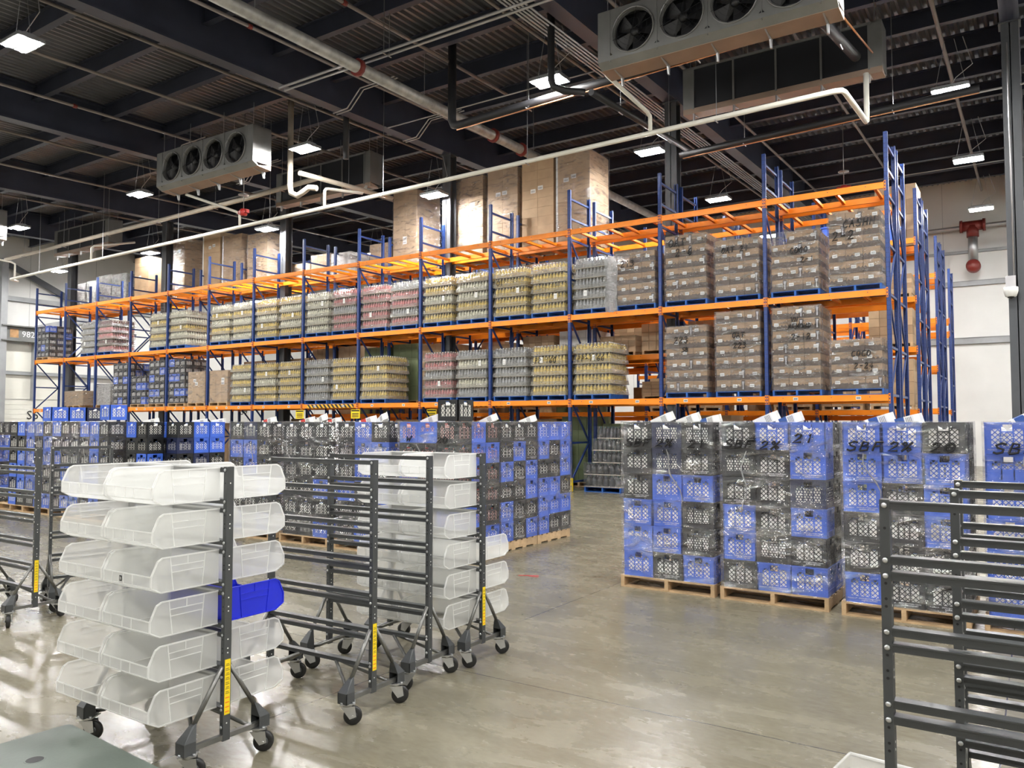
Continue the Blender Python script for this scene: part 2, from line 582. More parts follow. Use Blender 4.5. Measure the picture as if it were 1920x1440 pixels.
# dock door in the left wall: ribbed panels, steel header and jambs
b = MB()
for i in range(12):
    b.bx(XL + .02, XL + .09, 18.9, 21.7, .02 + i * .24, .02 + i * .24 + .232)
for i in range(2):
    b.bx(XL + .02, XL + .06, 18.9, 21.7, 2.95 + i * 1.4, 2.95 + i * 1.4 + 1.38)
struct('door_1', b.mesh('door', 'door'))
b = MB()
b.bx(XL, XL + .5, 18.45, 18.75, 0, 9.9)
b.bx(XL + .05, XL + .35, 20.12, 20.2, 2.9, 5.8)
b.bx(XL, XL + .3, 21.75, 21.95, 0, 5.8)
struct('trim_%d' % k, b.mesh('trim', 'wallgrey')); k += 1
b = MB()
b.bx(XL + .3, XL + .36, 18.5, 22, 5.85, 6.6)
b.bx(XL + .3, XL + .6, 18.5, 22, 6.56, 6.62); b.bx(XL + .3, XL + .6, 18.5, 22, 5.83, 5.89)
b.bx(XL + .365, XL + .37, 18.95, 19.35, 6.02, 6.45, 1)
hb = struct('ceiling_beam_over_dock', b.mesh('beam', pm('dock_beam_grey', (.17, .175, .17), .55, 0, .2, 2), pm('rust_patch', (.45, .26, .12), .7, 0, .2, 6)))
text('chalk_number', '9820', .42, 'cprint', hb, (XL + .375, 19.5, 6.08), (PI / 2, 0, PI / 2))
# sloping braces on the left wall
b = MB(); b.bar((XL + .4, 18.7, 9.7), (XL + .4, 25.5, 6.6), .12, .3); struct('trim_%d' % k, b.mesh('trim', 'column')); k += 1
b = MB(); b.bar((XL + .3, 20.2, 6.55), (XL + .3, 23.8, 7.6), .1, .34); struct('trim_%d' % k, b.mesh('trim', 'wallgrey')); k += 1
for s, y, z in (('S6', 19.95, 1.93), ('S8', 27.4, 2.25), ('S9', 33., 2.25)):
    t = text('wall_lettering', s, .62, 'ink', None, (XL + .11 if y < 22 else XL + .01, y, z), (PI / 2, 0, PI / 2))
    tag(t, 'black door number %s painted on the left white wall' % s, 'wall lettering', None)

# columns, girders, joists
GX = [-37.1, -29.7, -22.45, -14.98, -7.66, -.25, 7.2]
COLPH = ['far left end', 'sixth from the right', 'fifth from the right', 'fourth from the right', 'third from the right', 'right edge of the view', 'beyond the view']
for gx in GX:
    b = MB()
    w, t = .31, .022
    top = zg(19.1)
    b.bx(-w / 2, w / 2, -w / 2, -w / 2 + t, 0, top); b.bx(-w / 2, w / 2, w / 2 - t, w / 2, 0, top); b.bx(-.01, .01, -w / 2, w / 2, 0, top)
    b.bx(-.25, .25, -.25, .25, 0, .03)
    b.bx(-.2, .2, -.2, .2, top - .03, top)
    o = struct('column', b.mesh('column', 'column'), (gx, 19.1, 0))
    b = MB()
    for dz, fw, fh in ((.02, .34, .04), (1.08, .34, .04)):
        b.bar((gx, YF, zg(YF) + dz), (gx, YB, zg(YB) + dz), fw, fh)
    b.bar((gx, YF, zg(YF) + .55), (gx, YB, zg(YB) + .55), .02, 1.06)
    struct('ceiling_beam', b.mesh('girder', 'dark', 'column'))
b = MB()
JL = 7.1
for dz, fw, fh in ((.012, .16, .024), (.425, .16, .024)):
    b.bar((-JL / 2, 0, dz), (JL / 2, 0, dz), fw, fh)
b.bar((-JL / 2, 0, .22), (JL / 2, 0, .22), .012, .41)
jm = b.mesh('joist', 'dark')
edges = [XL] + GX + [XR]
for xa, xb in zip(edges, edges[1:]):
    if xb - xa < 3: continue
    y = 4.7
    while y < YB - .3:
        o = struct('ceiling_joist', jm, ((xa + xb) / 2, y, zd(y) - .44))
        o.scale = ((xb - xa - .04) / JL, 1, 1)
        y += 1.9

# ------------------------------------------------------------------ high-bay lamps
b = MB()
b.bx(-.36, .36, -.24, .24, .035, .075)
b.prism([(-.2, .075), (.2, .075), (.1, .13), (-.1, .13)], -.3, .3, 'x')
for sx in (-1, 1): b.bx(sx * .36 - .01, sx * .36 + .01, -.24, .24, 0, .075)
for sy in (-.24, 0, .24): b.bx(-.36, .36, sy - .012, sy + .012, 0, .04)
hm = b.mesh('lamp_housing', 'galv')
b = MB(); b.prism([(.065, .03)] + [(.065 * math.cos(PI * i / 8), .03 - .06 * math.sin(PI * i / 8)) for i in range(9)][1:8] + [(-.065, .03)], -.33, .33, 'x'); dm = b.mesh('lamp_diffuser', 'lamp')
LX = [-38.9, -31.4, -23.55, -15.95, -8.42, -1.37, 6.1, 13.]
LY = [-6.5, .8, 7.15, 14.15, 19.4, 24.85, 30.9]
rown = {7.15: 'nearest row overhead', 14.15: 'row above the aisle', 19.4: 'row above the front racks', 24.85: 'row behind the front racks', 30.9: 'row by the back wall', .8: 'row over the camera', -6.5: 'row behind the camera'}
coln = ['far left end', 'second from the left', 'third from the left', 'fourth from the left', 'fifth from the left', 'sixth from the left', 'seventh from the left', 'right end']
lamp0 = None
for y in LY:
    for i, x in enumerate(LX):
        lab = 'bright twin-strip high bay lamp, %s of the %s' % (coln[i], rown[y])
        if lamp0 is None:
            lamp0 = thing('high_bay_lamp', lab, 'ceiling lamp', (x, y, 9.0), 0, 'high bay lamps')
            obj('housing', hm, lamp0)
            for s in (-.14, .14): obj('diffuser', dm, lamp0, (0, s, .008))
            w = MB()
            for s in (-.3, .3): w.tube([(s, 0, .07), (s * .3, 0, 1.15)], .006, 5)
            obj('hanging_wire', w.mesh('wire', 'galv'), lamp0)
            w = MB(); w.tube([(0, 0, .13), (.1, .05, .3), (.42, .1, .55), (.3, .1, 1.), (.25, .1, 1.2)], .009, 5)
            obj('power_cable', w.mesh('cable', 'conduit'), lamp0)
            freeze()
        else:
            low = y == 19.4 and i in (2, 3)
            dup(lamp0, None, (x + 1.0, y - 1.08, 8.6) if low else (x, y, 9.0), 0, lab)

# ------------------------------------------------------------------ evaporators
EL, ED, EH = 4.3, .58, 1.1
def make_evap(label, loc, rz):
    t = thing('evaporator_unit', label, 'cooling unit', loc, rz, 'ceiling evaporators')
    b = MB()
    fw = (EL - .5) / 4
    r = .39
    for i in range(4):
        cx, cz = .25 + fw * (i + .5), .60
        n = 32
        sq = []
        for j in range(n):
            a = 2 * PI * j / n
            c, s_ = math.cos(a), math.sin(a)
            kx = (fw / 2) / max(abs(c), 1e-6); kz = (.40 if s_ < 0 else .47) / max(abs(s_), 1e-6)
            q = min(kx, kz)
            sq.append((cx + c * q, 0, cz + s_ * q))
        for j in range(n):
            a0, a1 = 2 * PI * j / n, 2 * PI * (j + 1) / n
            b.face([sq[j], sq[(j + 1) % n], (cx + r * math.cos(a1), 0, cz + r * math.sin(a1)), (cx + r * math.cos(a0), 0, cz + r * math.sin(a0))])
    b.bx(0, .25, -.01, ED, .13, EH); b.bx(EL - .25, EL, -.01, ED, .13, EH)
    b.bx(0, EL, 0, ED, EH - .03, EH + .01)
    b.bx(.25, EL - .25, .3, .32, .13, EH, 1)
    for i in range(5): b.bx(.25 + fw * i - .008, .25 + fw * i + .008, -.012, .02, .1, EH, 0)
    obj('casing', b.mesh('evaporator_casing', 'casing', 'coil'), t)
    b = MB(); b.bx(.25, EL - .25, ED - .22, ED - .02, .14, EH - .04)
    obj('coil', b.mesh('evaporator_coil', 'coil'), t)
    b = MB()
    for i in range(5): b.bx(.25 + fw * i - .02, .25 + fw * i + .02, ED - .02, ED + .015, .1, EH)
    b.bx(.2, EL - .2, ED - .02, ED + .015, EH - .05, EH)
    obj('coil_frame', b.mesh('coil_frame', 'casing'), t)
    rm = MB()
    rm.lathe([(.385, .06), (.40, -.02), (.415, -.045), (.43, -.04), (.425, .0)], 28, (0, 0, 0), 0, 'y', None, False)
    ring = rm.mesh('fan_ring', 'casing')
    g = MB()
    for rr in (.2, .3, .39):
        g.tube([(rr * math.cos(2 * PI * j / 24), -.05, rr * math.sin(2 * PI * j / 24)) for j in range(25)], .0022, 4, 0, False)
    for j in range(3):
        a = PI * j / 3 + .3
        g.bar((.42 * math.cos(a), -.045, .42 * math.sin(a)), (-.42 * math.cos(a), -.045, -.42 * math.sin(a)), .005, .005)
    gm = g.mesh('fan_guard', 'coil')
    fb = MB()
    fb.lathe([(.01, -.02), (.085, -.01), (.085, .12), (.01, .13)], 14, (0, 0, 0), 0, 'y')
    for j in range(5):
        a = 2 * PI * j / 5
        ca, sa = math.cos(a), math.sin(a)
        def P(rad, off, y): return (rad * ca - off * sa, y, rad * sa + off * ca)
        fb.face([P(.08, -.05, .02), P(.36, -.16, .0), P(.375, .12, .11), P(.08, .06, .10)])
    fm = fb.mesh('fan_blades', 'fan')
    for i in range(4):
        c = (.25 + fw * (i + .5), 0, .60)
        q = obj('fan_ring', ring, t, c)
        obj('fan_guard', gm, q)
        obj('fan_blades', fm, t, (c[0], .06, c[2]))
    b = MB()
    b.prism([(-.012, .13), (-.012, .22), (.0, .22), (.17, .045), (.17, .03)], 0, EL, 'x')
    obj('chamfer_panel', b.mesh('chamfer_panel', 'casing'), t)
    b = MB()
    b.prism([(.15, .045), (ED, .13), (ED, .0), (.16, .03)], .0, EL, 'x')
    obj('drain_pan', b.mesh('drain_pan', 'pan'), t)
    br = MB()
    br.prism([(.18, .03), (ED, .0), (ED, -.17), (ED - .05, -.17), (ED - .09, -.03)], -.015, .015, 'x')
    bm_ = br.mesh('bracket', 'galv')
    for i in range(5): obj('pan_bracket', bm_, t, (.25 + fw * i, 0, .0))
    w = MB()
    for x in (.15, 1.4, 2.9, EL - .15):
        for y in (.12, .46): w.tube([(x, y, EH), (x, y, 1.75)], .009, 5)
    obj('hanging_rods', w.mesh('rods', 'galv'), t)
    return t
ev = make_evap('four-fan cooling unit hanging at upper left, fans facing the camera', (-21.2, 13.25, 8.5), 0)
freeze()
dup(ev, None, (-6.8, 13.25, 8.5), 0, 'largest grey cooling unit hanging at the top right, fans facing the camera')
dup(ev, None, (-35.9, 13.25, 8.5), 0, 'cooling unit cut off by the left edge of the view')
dup(ev, None, (-2.45, 18.08, 9.0), PI, 'cooling unit above the right racks, showing its black coil')
dup(ev, None, (-16.8, 18.08, 9.0), PI, 'cooling unit beyond the four-fan one, black coil towards the camera')
dup(ev, None, (-31.3, 18.08, 9.0), PI, 'small-looking cooling unit above the far left racks')

# ------------------------------------------------------------------ pipes
def pipe(name, label, pts, r, mat, n=10, group=None, hang=0, cat='pipe', hanger=None, couple=None):
    b = MB(); b.tube(pts, r, n)
    o = obj(name, b.mesh(name, mat))
    tag(o, label, cat, group)
    p0, p1 = Vector(pts[0]), Vector(pts[-1])
    if hang:
        pts2 = [Vector(p) for p in pts]
        for a, c in zip(pts2, pts2[1:]):
            L = (c - a).length
            if L < 1.5 or abs((c - a).normalized().z) > .5: continue
            m = max(1, int(L / hang))
            for i in range(m):
                q = a + (c - a) * ((i + .5) / m)
                h = MB(); h.tube([q + Vector((0, 0, r * .8)), (q.x, q.y, zd(q.y) - .05)], .008, 5)
                h.tube([q + Vector((0, -r - .03, -r - .012)), q + Vector((0, r + .03, -r - .012))], .014, 5)
                obj('hanger_rod', h.mesh('hanger', hanger or 'galv'), o)
    if couple:
        for q in couple:
            q = Vector(q)
            d = (p1 - p0).normalized()
            h = MB(); h.tube([q - d * .05, q + d * .05], r * 1.45, 10)
            c = obj('coupling', h.mesh('coupling', 'redpipe'), o); c['label'] = 'red coupling'
    return o

pipe('drain_pipe', 'long white plastic drain pipe crossing the view above the racks',
     [(-35.9, 16.2, 7.76), (-35.7, 15.85, 7.76), (-35.6, 15.8, 7.76), (-3.05, 15.8, 8.12), (-2.93, 15.84, 8.12), (-2.9, 15.95, 8.12), (-2.75, 17.3, 7.95), (-2.75, 17.4, 8.0), (-2.75, 17.42, 9.0)], .055, 'white_pipe', 12, None, 4.4)
pipe('drain_branch', 'thin white drain branch from the upper left cooling unit',
     [(-20.75, 13.9, 8.5), (-20.75, 15.65, 8.38), (-20.75, 15.78, 8.34), (-20.75, 15.8, 8.25), (-20.75, 15.8, 7.97)], .04, 'white_pipe', 10)
pipe('drain_branch', 'white drain branch sloping down from the largest cooling unit',
     [(-6.85, 13.7, 8.6), (-6.85, 15.65, 8.5), (-6.85, 15.79, 8.46), (-6.85, 15.8, 8.35), (-6.85, 15.8, 8.1)], .045, 'white_pipe', 10)
pipe('drain_branch', 'white drain branch rising behind the long white drain pipe, left of the tan boxes',
     [(-16.95, 15.8, 8.0), (-16.95, 15.8, 8.45), (-16.95, 15.85, 8.52), (-16.95, 15.95, 8.55), (-16.95, 17.3, 8.75), (-16.95, 17.5, 9.02)], .045, 'white_pipe', 10)
pipe('drain_branch', 'white drain branch dropping at the left end of the long white drain pipe',
     [(-35.3, 13.7, 8.5), (-35.3, 15.65, 8.42), (-35.3, 15.8, 8.36), (-35.3, 15.8, 7.8)], .04, 'white_pipe', 10)
pipe('drain_branch', 'white drain branch rising to the far left cooling unit',
     [(-29.4, 15.8, 7.85), (-29.4, 15.8, 8.3), (-29.4, 15.9, 8.4), (-29.4, 17.5, 8.85)], .04, 'white_pipe', 10)
pipe('spiral_duct_pipe', 'thick grey galvanised main pipe running away under the roof',
     [(-12.0, 2, 9.3), (-12.0, 36.5, 9.75)], .13, 'bigpipe', 18, None, 4.5, couple=[(-12, 12.1, 9.43), (-12, 17.2, 9.5), (-12, 18.6, 9.52)])
spr = [(-1.57, 'near the right column'), (-4.25, 'above the right cooling unit'), (-6.95, 'beside the bundle of conduits'), (-8.95, 'just left of the bundle of conduits'),
       (-11.35, 'right of the thick grey main pipe'), (-13.7, 'left of the thick grey main pipe'), (-16.1, 'passing the upper left cooling unit on the right'),
       (-18.6, 'ending above the upper left cooling unit'), (-21.1, 'left of the upper left cooling unit'), (-24.6, 'under the second roof bay from the left'),
       (-28.0, 'over the left end of the long drain pipe'), (-32., 'over the far left racks')]
for x, w in spr:
    y0, y1 = (5., 36.)
    if x in (-11.35,): y1 = 16.9
    pipe('sprinkler_pipe', 'brown-grey sprinkler branch pipe under the roof, %s' % w,
         [(x, y0, zg(y0) + .38), (x, y1, zg(y1) + .38)], .045 if x > -2 else .038, 'sprinkler', 8, 'sprinkler branch pipes', 0, couple=[(x, 10.5 + (x * 7) % 4, zg(10.5 + (x * 7) % 4) + .38)] if int(-x) % 2 else None)
for i in range(5):
    pipe('conduit', 'steel conduit of the bundle beside the third girder, %s one of five' % NTH[i], [(-7.98 - i * .085, 3, zg(3) - .03), (-7.98 - i * .085, 36.5, zg(36.5) - .03)], .022, 'conduit', 8, 'bundled conduits')
for i, (y, z) in enumerate(((12.15, 9.62), (12.32, 9.62))):
    pipe('conduit', 'long light steel conduit crossing the roof at the top, %s of the pair' % ('front' if i == 0 else 'rear'), [(-14.6, y, z), (-8.0, y, z), (-3, y, z + .02)], .03, 'conduit', 8, None, 5)
pipe('conduit', 'thin conduit along a joist above the thick main pipe', [(-14.8, 16.1, 9.95), (-8.3, 16.1, 9.95)], .018, 'conduit', 6)
pipe('conduit', 'thin conduit pair crossing above the right lamps', [(-7.4, 22.4, 9.95), (.0, 22.4, 9.95)], .03, 'conduit', 6)
pipe('conduit', 'thin conduit crossing behind the tall blue upright', [(-7.4, 29.6, 10.2), (.0, 29.6, 10.2)], .018, 'conduit', 6)
for j, x in enumerate((-14.75, -22.2)):
    for i in range(2):
        for k2, y in enumerate((14.2, 16.9)):
            xx, yy = x, y + i * .12
            pipe('conduit', 'bent steel conduit hugging the %s girder, %s' % (('fourth', 'fifth')[j], ('nearer left', 'nearer right', 'farther left', 'farther right')[k2 * 2 + i]),
                 [(xx + 1.9, yy, zg(yy) + .32), (xx + .75, yy, zg(yy) + .3), (xx + .3, yy, zg(yy) - .12), (xx - .2, yy, zg(yy) - .14)], .018, 'conduit', 6, 'bent conduits')
pipe('refrigerant_pipe', 'black insulated pipe running below the largest cooling unit',
     [(-11.3, 14.5, 10.98), (-11.3, 14.5, 8.9), (-11.25, 14.5, 8.78), (-11.1, 14.5, 8.74), (-3.35, 14.5, 8.97), (-3.1, 14.52, 8.98), (-3., 14.7, 8.98), (-2.9, 17.2, 9.3)], .1, 'black_pipe', 14, None, 3.4)
pipe('copper_tube', 'thin copper tube under the black insulated pipe', [(-11.1, 14.42, 8.6), (-3.2, 14.42, 8.84)], .016, 'copper', 6)
pipe('copper_tube', 'copper tube beside the short black pipe at upper right', [(-2.7, 14.8, 9.05), (-2.6, 17.3, 9.35)], .02, 'copper', 6)
pipe('refrigerant_pipe', 'black insulated pipe crossing behind the right blue uprights',
     [(-7.3, 18.7, 8.5), (-.8, 18.7, 8.68)], .08, 'black_pipe', 12, None, 3)
pipe('copper_tube', 'copper tube under the black pipe behind the right uprights', [(-7.2, 18.62, 8.38), (-.8, 18.62, 8.56)], .014, 'copper', 6)
pipe('refrigerant_pipe', 'tan insulated pipe running along the left below the roof',
     [(-37.5, 16.4, 8.9), (-21.2, 16.4, 9.05), (-17.8, 16.4, 9.15)], .075, 'tan_pipe', 12, None, 3.2)
pipe('refrigerant_pipe', 'vertical pipe beside the upper left cooling unit ending in a white bend',
     [(-17.15, 14.7, 10.98), (-17.15, 14.7, 8.35), (-17.1, 14.7, 8.15), (-16.9, 14.75, 8.05), (-16.7, 14.8, 8.15), (-16.55, 14.85, 8.25), (-16.3, 14.9, 8.2)], .08, 'tan_pipe', 12)
pipe('refrigerant_pipe', 'short tan pipe running away beside the vertical pipe', [(-17.0, 14.9, 8.75), (-16.9, 18.6, 8.9)], .07, 'tan_pipe', 12, None, 2)
pipe('refrigerant_pipe', 'black vertical pipe hanging from the fourth girder', [(-15.4, 15.1, 11.02), (-15.4, 15.1, 8.9)], .08, 'black_pipe', 12)
pipe('refrigerant_pipe', 'black vertical pipe in front of the lamp near the top middle', [(-8.05, 13.6, 10.98), (-8.05, 13.6, 8.75), (-8.0, 13.6, 8.6), (-7.8, 13.7, 8.5), (-7.5, 14.0, 8.5)], .075, 'black_pipe', 12)
pipe('refrigerant_pipe', 'dark pipe running away towards the middle lamp', [(-7.4, 14.1, 8.52), (-7.4, 19.6, 8.9)], .07, 'black_pipe', 12, None, 2)
pipe('fire_main', 'horizontal grey fire pipe along the back wall', [(-6, 36.6, 9.66), (2, 36.6, 9.66)], .09, 'conduit', 12, None, 0)
o = pipe('fire_riser', 'galvanised drop pipe with red fittings on the back wall', [(-1.93, 36.4, 9.6), (-1.93, 36.4, 8.1)], .17, 'galv', 16)
b = MB(); b.tube([(-2.35, 36.4, 9.66), (-1.5, 36.4, 9.66)], .2, 14); b.tube([(-2.38, 36.4, 9.66), (-2.28, 36.4, 9.66)], .25, 14); b.tube([(-1.58, 36.4, 9.66), (-1.48, 36.4, 9.66)], .25, 14); b.tube([(-1.93, 36.4, 9.66), (-1.93, 36.4, 9.2)], .22, 14)
obj('valve', b.mesh('valve', 'redpipe'), o)
b = MB(); b.lathe([(.05, -.34), (.2, -.3), (.26, -.2), (.26, .1), (.22, .2)], 18, (-1.93, 36.3, 8.0), 0, 'y')
obj('end_fitting', b.mesh('fitting', 'redpipe'), o)
for x, y, w in ((-4.7, 25.4, 'right cooling unit'), (-19.4, 14.9, 'upper left cooling unit')):
    o = thing('fire_alarm', 'small red alarm hanging below the roof near the %s' % w, 'fire alarm', (x, y, 8.0 if y < 20 else 8.9))
    b = MB(); b.lathe([(.02, -.12), (.1, -.1), (.13, 0), (.09, .08), (.02, .1)], 14); b.bx(-.2, -.08, -.05, .05, -.05, .05); b.bx(.08, .2, -.05, .05, -.05, .05)
    obj('horn', b.mesh('horn', 'red'), o)
    b = MB(); b.tube([(0, 0, .09), (0, 0, zd(y) - (8.0 if y < 20 else 8.9) - .03)], .012, 6); b.lathe([(.02, .5), (.16, .5), (.16, .52), (.02, .53)], 16)
    obj('stem', b.mesh('stem', 'galv'), o)
o = thing('dome_camera', 'white dome camera on the dark column at right edge', 'camera', (-.36, 18.86, 4.45))
b = MB(); b.bx(-.09, .09, -.06, .02, .05, .3); obj('junction_box', b.mesh('jbox', 'conduit'), o)
b = MB(); b.lathe([(.02, -.16), (.1, -.12), (.13, -.02), (.13, .06), (.02, .07)], 18, (0, -.06, 0)); obj('dome', b.mesh('dome', 'paper'), o)
b = MB(); b.lathe([(.01, -.17), (.06, -.15), (.07, -.11)], 14, (0, -.075, 0)); obj('lens', b.mesh('lens', 'lens'), o)
pipe('conduit', 'thin vertical conduit on the right column', [(-.3, 18.9, 4.7), (-.3, 18.9, 9.6)], .02, 'conduit', 6)
# ------------------------------------------------------------------ pallet racks
X0, S, Y0 = -2.475, 2.516, 17.85
ZB = [2.296, 4.489, 6.729]
RD = 1.07

def frame_mesh(h):
    b = MB()
    zs = [.25, 1.25, 2.35, 3.35, 4.45, 5.5, 6.55, 7.1, 7.62]
    for z in zs: b.bx(-.02, .02, .03, RD - .03, z - .025, z + .025)
    for i, (a, c) in enumerate(zip(zs[:7], zs[1:7])):
        ya, yb = (.03, RD - .03) if i % 2 == 0 else (RD - .03, .03)
        b.bar((0, ya, a), (0, yb, c), .035, .045)
    return b.mesh('frame_brace', 'blue')
def post_mesh(h):
    b = MB()
    b.bx(-.042, .042, -.035, -.03, 0, h); b.bx(-.042, -.036, -.035, .035, 0, h); b.bx(.036, .042, -.035, .035, 0, h)
    b.bx(-.042, -.02, .03, .035, 0, h); b.bx(.02, .042, .03, .035, 0, h)
    b.bx(-.07, .07, -.06, .06, 0, .012)
    return b.mesh('post', 'bluepost')
def beam_mesh(flip):
    b = MB()
    s = -1 if not flip else 1
    b.bx(.045, S - .045, -.025, .025, -.065, .065)
    b.bx(.045, S - .045, -.027, .027, .058, .066)
    for x in (.0, S):
        b.bx(x - .036 if x else .006, x - .006 if x else .036, s * .04 - .004, s * .04 + .004, -.12, .09)
        b.bx(x - .05 if x else .044, x - .044 if x else .05, -.03, .03, -.12, .09)
        for j in range(3):
            z = -.09 + j * .07
            xx = .021 if not x else S - .021
            b.bx(xx - .009, xx + .009, s * .047 - .002, s * .047 + .002, z - .018, z + .018, 1)
    for x in (.35, S / 2 + .1, S - .4): b.bx(x - .008, x + .008, s * .027 - .001, s * .027 + .001, .01, .026, 1)
    return b.mesh('beam', 'orange', 'blue')
b = MB(); b.bx(-.03, .03, .025, RD - .025, .0, .035); b.bx(-.03, -.022, .025, RD - .025, -.03, .0); b.bx(.022, .03, .025, RD - .025, -.03, .0)
BAR = b.mesh('cross_bar', 'orange')
HP = 7.85
FM, PM, BF, BR_ = frame_mesh(HP), post_mesh(HP), beam_mesh(False), beam_mesh(True)
b = MB(); b.bx(-.05, .05, -.002, 0, -.032, .032); b.bx(-.04, .04, -.0026, -.001, -.02, .02, 1)
LOCL = b.mesh('location_label', 'paper', 'greyprint')

def rack(label, x0, y0, nb, levels, bars, labels=False, nframes=None, bar_levels=()):
    t = thing('pallet_rack', label, 'pallet rack', (x0, y0, 0), 0)
    for k in range(nb + 1):
        f = obj('upright_frame', FM, t, (-k * S, 0, 0))
        obj('post', PM, f)
        p = obj('post', PM, f, (0, RD, 0), (0, 0, PI))
    for k in range(nb):
        for li, z in enumerate(levels):
            f = obj('beam', BF, t, (-(k + 1) * S, 0, z))
            obj('beam', BR_, t, (-(k + 1) * S, RD, z))
            if labels and li == 0:
                for xx in ((.62, S - .62) if k < 8 else (.6, 1.15, S - .7)):
                    q = obj('location_label', LOCL, f, (xx, -.027, 0)); q['label'] = 'white location label'
            if li in bar_levels:
                for i in range(bars[li]):
                    obj('cross_bar', BAR, t, (-(k + 1) * S + S * (i + .5 + (.12 if i % 2 else -.12)) / bars[li], 0, z))
    return t
rackA = rack('front orange and blue pallet rack row, fourteen bays facing the aisle', X0, Y0, 14, ZB, {2: 4, 1: 3}, True, None, (1, 2))
rackB = rack('pallet rack row back to back behind the front row, carrying the tall tan boxes', X0, Y0 + 1.4, 14, ZB, {2: 4}, False, None, (2,))
ZC = [2.04, 3.66, 4.96, 6.49]
rackC = rack('second rack row beyond, its blue end frame just right of the front one', X0, 22.65, 9, ZC, {3: 3}, False, None, (3,))
rackC2 = rack('rack row back to back with the second row beyond', X0, 24.05, 9, [1.9, 3.5, 4.96, 6.49], {}, False)
rackD = rack('third rack row beyond, second blue end frame right of the front one', X0, 27.6, 4, [2.14, 3.46, 4.94, 6.35], {}, False)
rackD2 = rack('rack row back to back with the third row beyond', X0, 29.0, 3, [2.14, 3.46, 4.94, 6.35], {}, False)
rackE = rack('farthest rack row, low blue end frame against the white back wall', X0, 32., 3, [2.14, 4.94, 5.4], {}, False)
for o in list(COL.objects):
    if o.parent in (rackD, rackD2, rackE) and o.name.startswith('upright'): o.scale = (1, 1, .965 if o.parent != rackE else .925)
# hazard tape on two front beams, warning tags, post guard
for k, w in ((6, 'sixth bay from the left end of the tape'), (4, 'bay by the hanging yellow tag')):
    b = MB(); n = .25 if k == 6 else 1.3
    b.bx(n, S - .15, -.0275, -.0265, -.06, .06)
    zz = ZB[0] if k == 6 else ZB[0] - .0
    o = obj('hazard_tape', b.mesh('hazard_tape', 'hazard'), rackA, (-(k + 1) * S, 0 if k == 6 else RD - .06, zz))
    o['label'] = 'black and yellow striped tape'
b = MB(); b.bx(.5, S - .3, -.0275, -.0265, -.06, .06)
o = obj('hazard_tape', b.mesh('hazard_tape', 'hazard'), rackB, (-4 * S, 0, ZB[0])); o['label'] = 'black and yellow striped tape'
for k, w in ((7, 'left of the striped beam'), (6, 'right of the striped beam'), (5, 'two bays right of the striped beam')):
    t = thing('warning_sign', 'small yellow warning sign hung on a rack upright %s' % w, 'warning sign', (X0 - k * S + (.0 if k > 5 else -.3), Y0 - .1 + (.0 if k > 5 else 1.0), 2.03), 0)
    b = MB(); b.bx(-.19, .19, -.004, .004, -.13, .15); obj('sign_board', b.mesh('sign', 'yellow'), t)
    b = MB(); b.bx(-.17, .17, -.0055, -.004, .09, .13)
    for i in range(3): b.bx(-.14, .14, -.0055, -.004, -.09 + i * .05, -.065 + i * .05)
    obj('printed_lines', b.mesh('lines', 'ink'), t)
o = obj('post_guard', None); tag(o, 'yellow plastic guard at the foot of the rack upright beside the aisle', 'post guard'); o.location = (X0 - 3 * S, Y0 - .04, .012)
b = MB()
for i in range(3): b.bx(-.085, .085, -.09, .03, i * .115, i * .115 + .105); b.bx(-.075, .075, -.08, .03, i * .115 + .1, i * .115 + .115)
obj('guard_shell', b.mesh('guard', 'yellow'), o)

# ------------------------------------------------------------------ pallets
def pallet_mesh(sx, sy, along, mat):
    """stringers run along 'x' or 'y'"""
    b = MB()
    h = .13
    T = None if along == 'y' else Matrix.Rotation(PI / 2, 4, 'Z')
    a, l = (sx, sy) if along == 'y' else (sy, sx)
    for c in (-a / 2 + .02, 0, a / 2 - .02):
        b.bx(c - .02, c + .02, -l / 2, -l * .18, .018, h - .018, 0, T); b.bx(c - .02, c + .02, -l * .18, l * .18, .018, h - .018, 0, T)
        b.bx(c - .02, c + .02, l * .18, l / 2, .018, h - .018, 0, T)
    n = 7
    for i in range(n):
        y = -l / 2 + .05 + (l - .1) * i / (n - 1)
        b.bx(-a / 2, a / 2, y - .048 if i not in (0, n - 1) else y - .05, y + .048 if i not in (0, n - 1) else y + .05, h - .018, h, 0, T)
    for i in range(4):
        y = -l / 2 + .05 + (l - .1) * i / 3
        b.bx(-a / 2, a / 2, y - .05, y + .05, 0, .018, 0, T)
    return b.mesh('pallet', mat)
PBLUE = pallet_mesh(1.04, 1.06, 'y', 'pblue')
PWOOD = pallet_mesh(1.04, 1.06, 'y', 'wood')
PWX = pallet_mesh(1.2, 1.0, 'x', 'wood')
PH = .13
def pallet(me, label, loc, group, rz=0):
    o = obj('pallet', me, None, loc, (0, 0, rz))
    return tag(o, label, 'pallet', group)

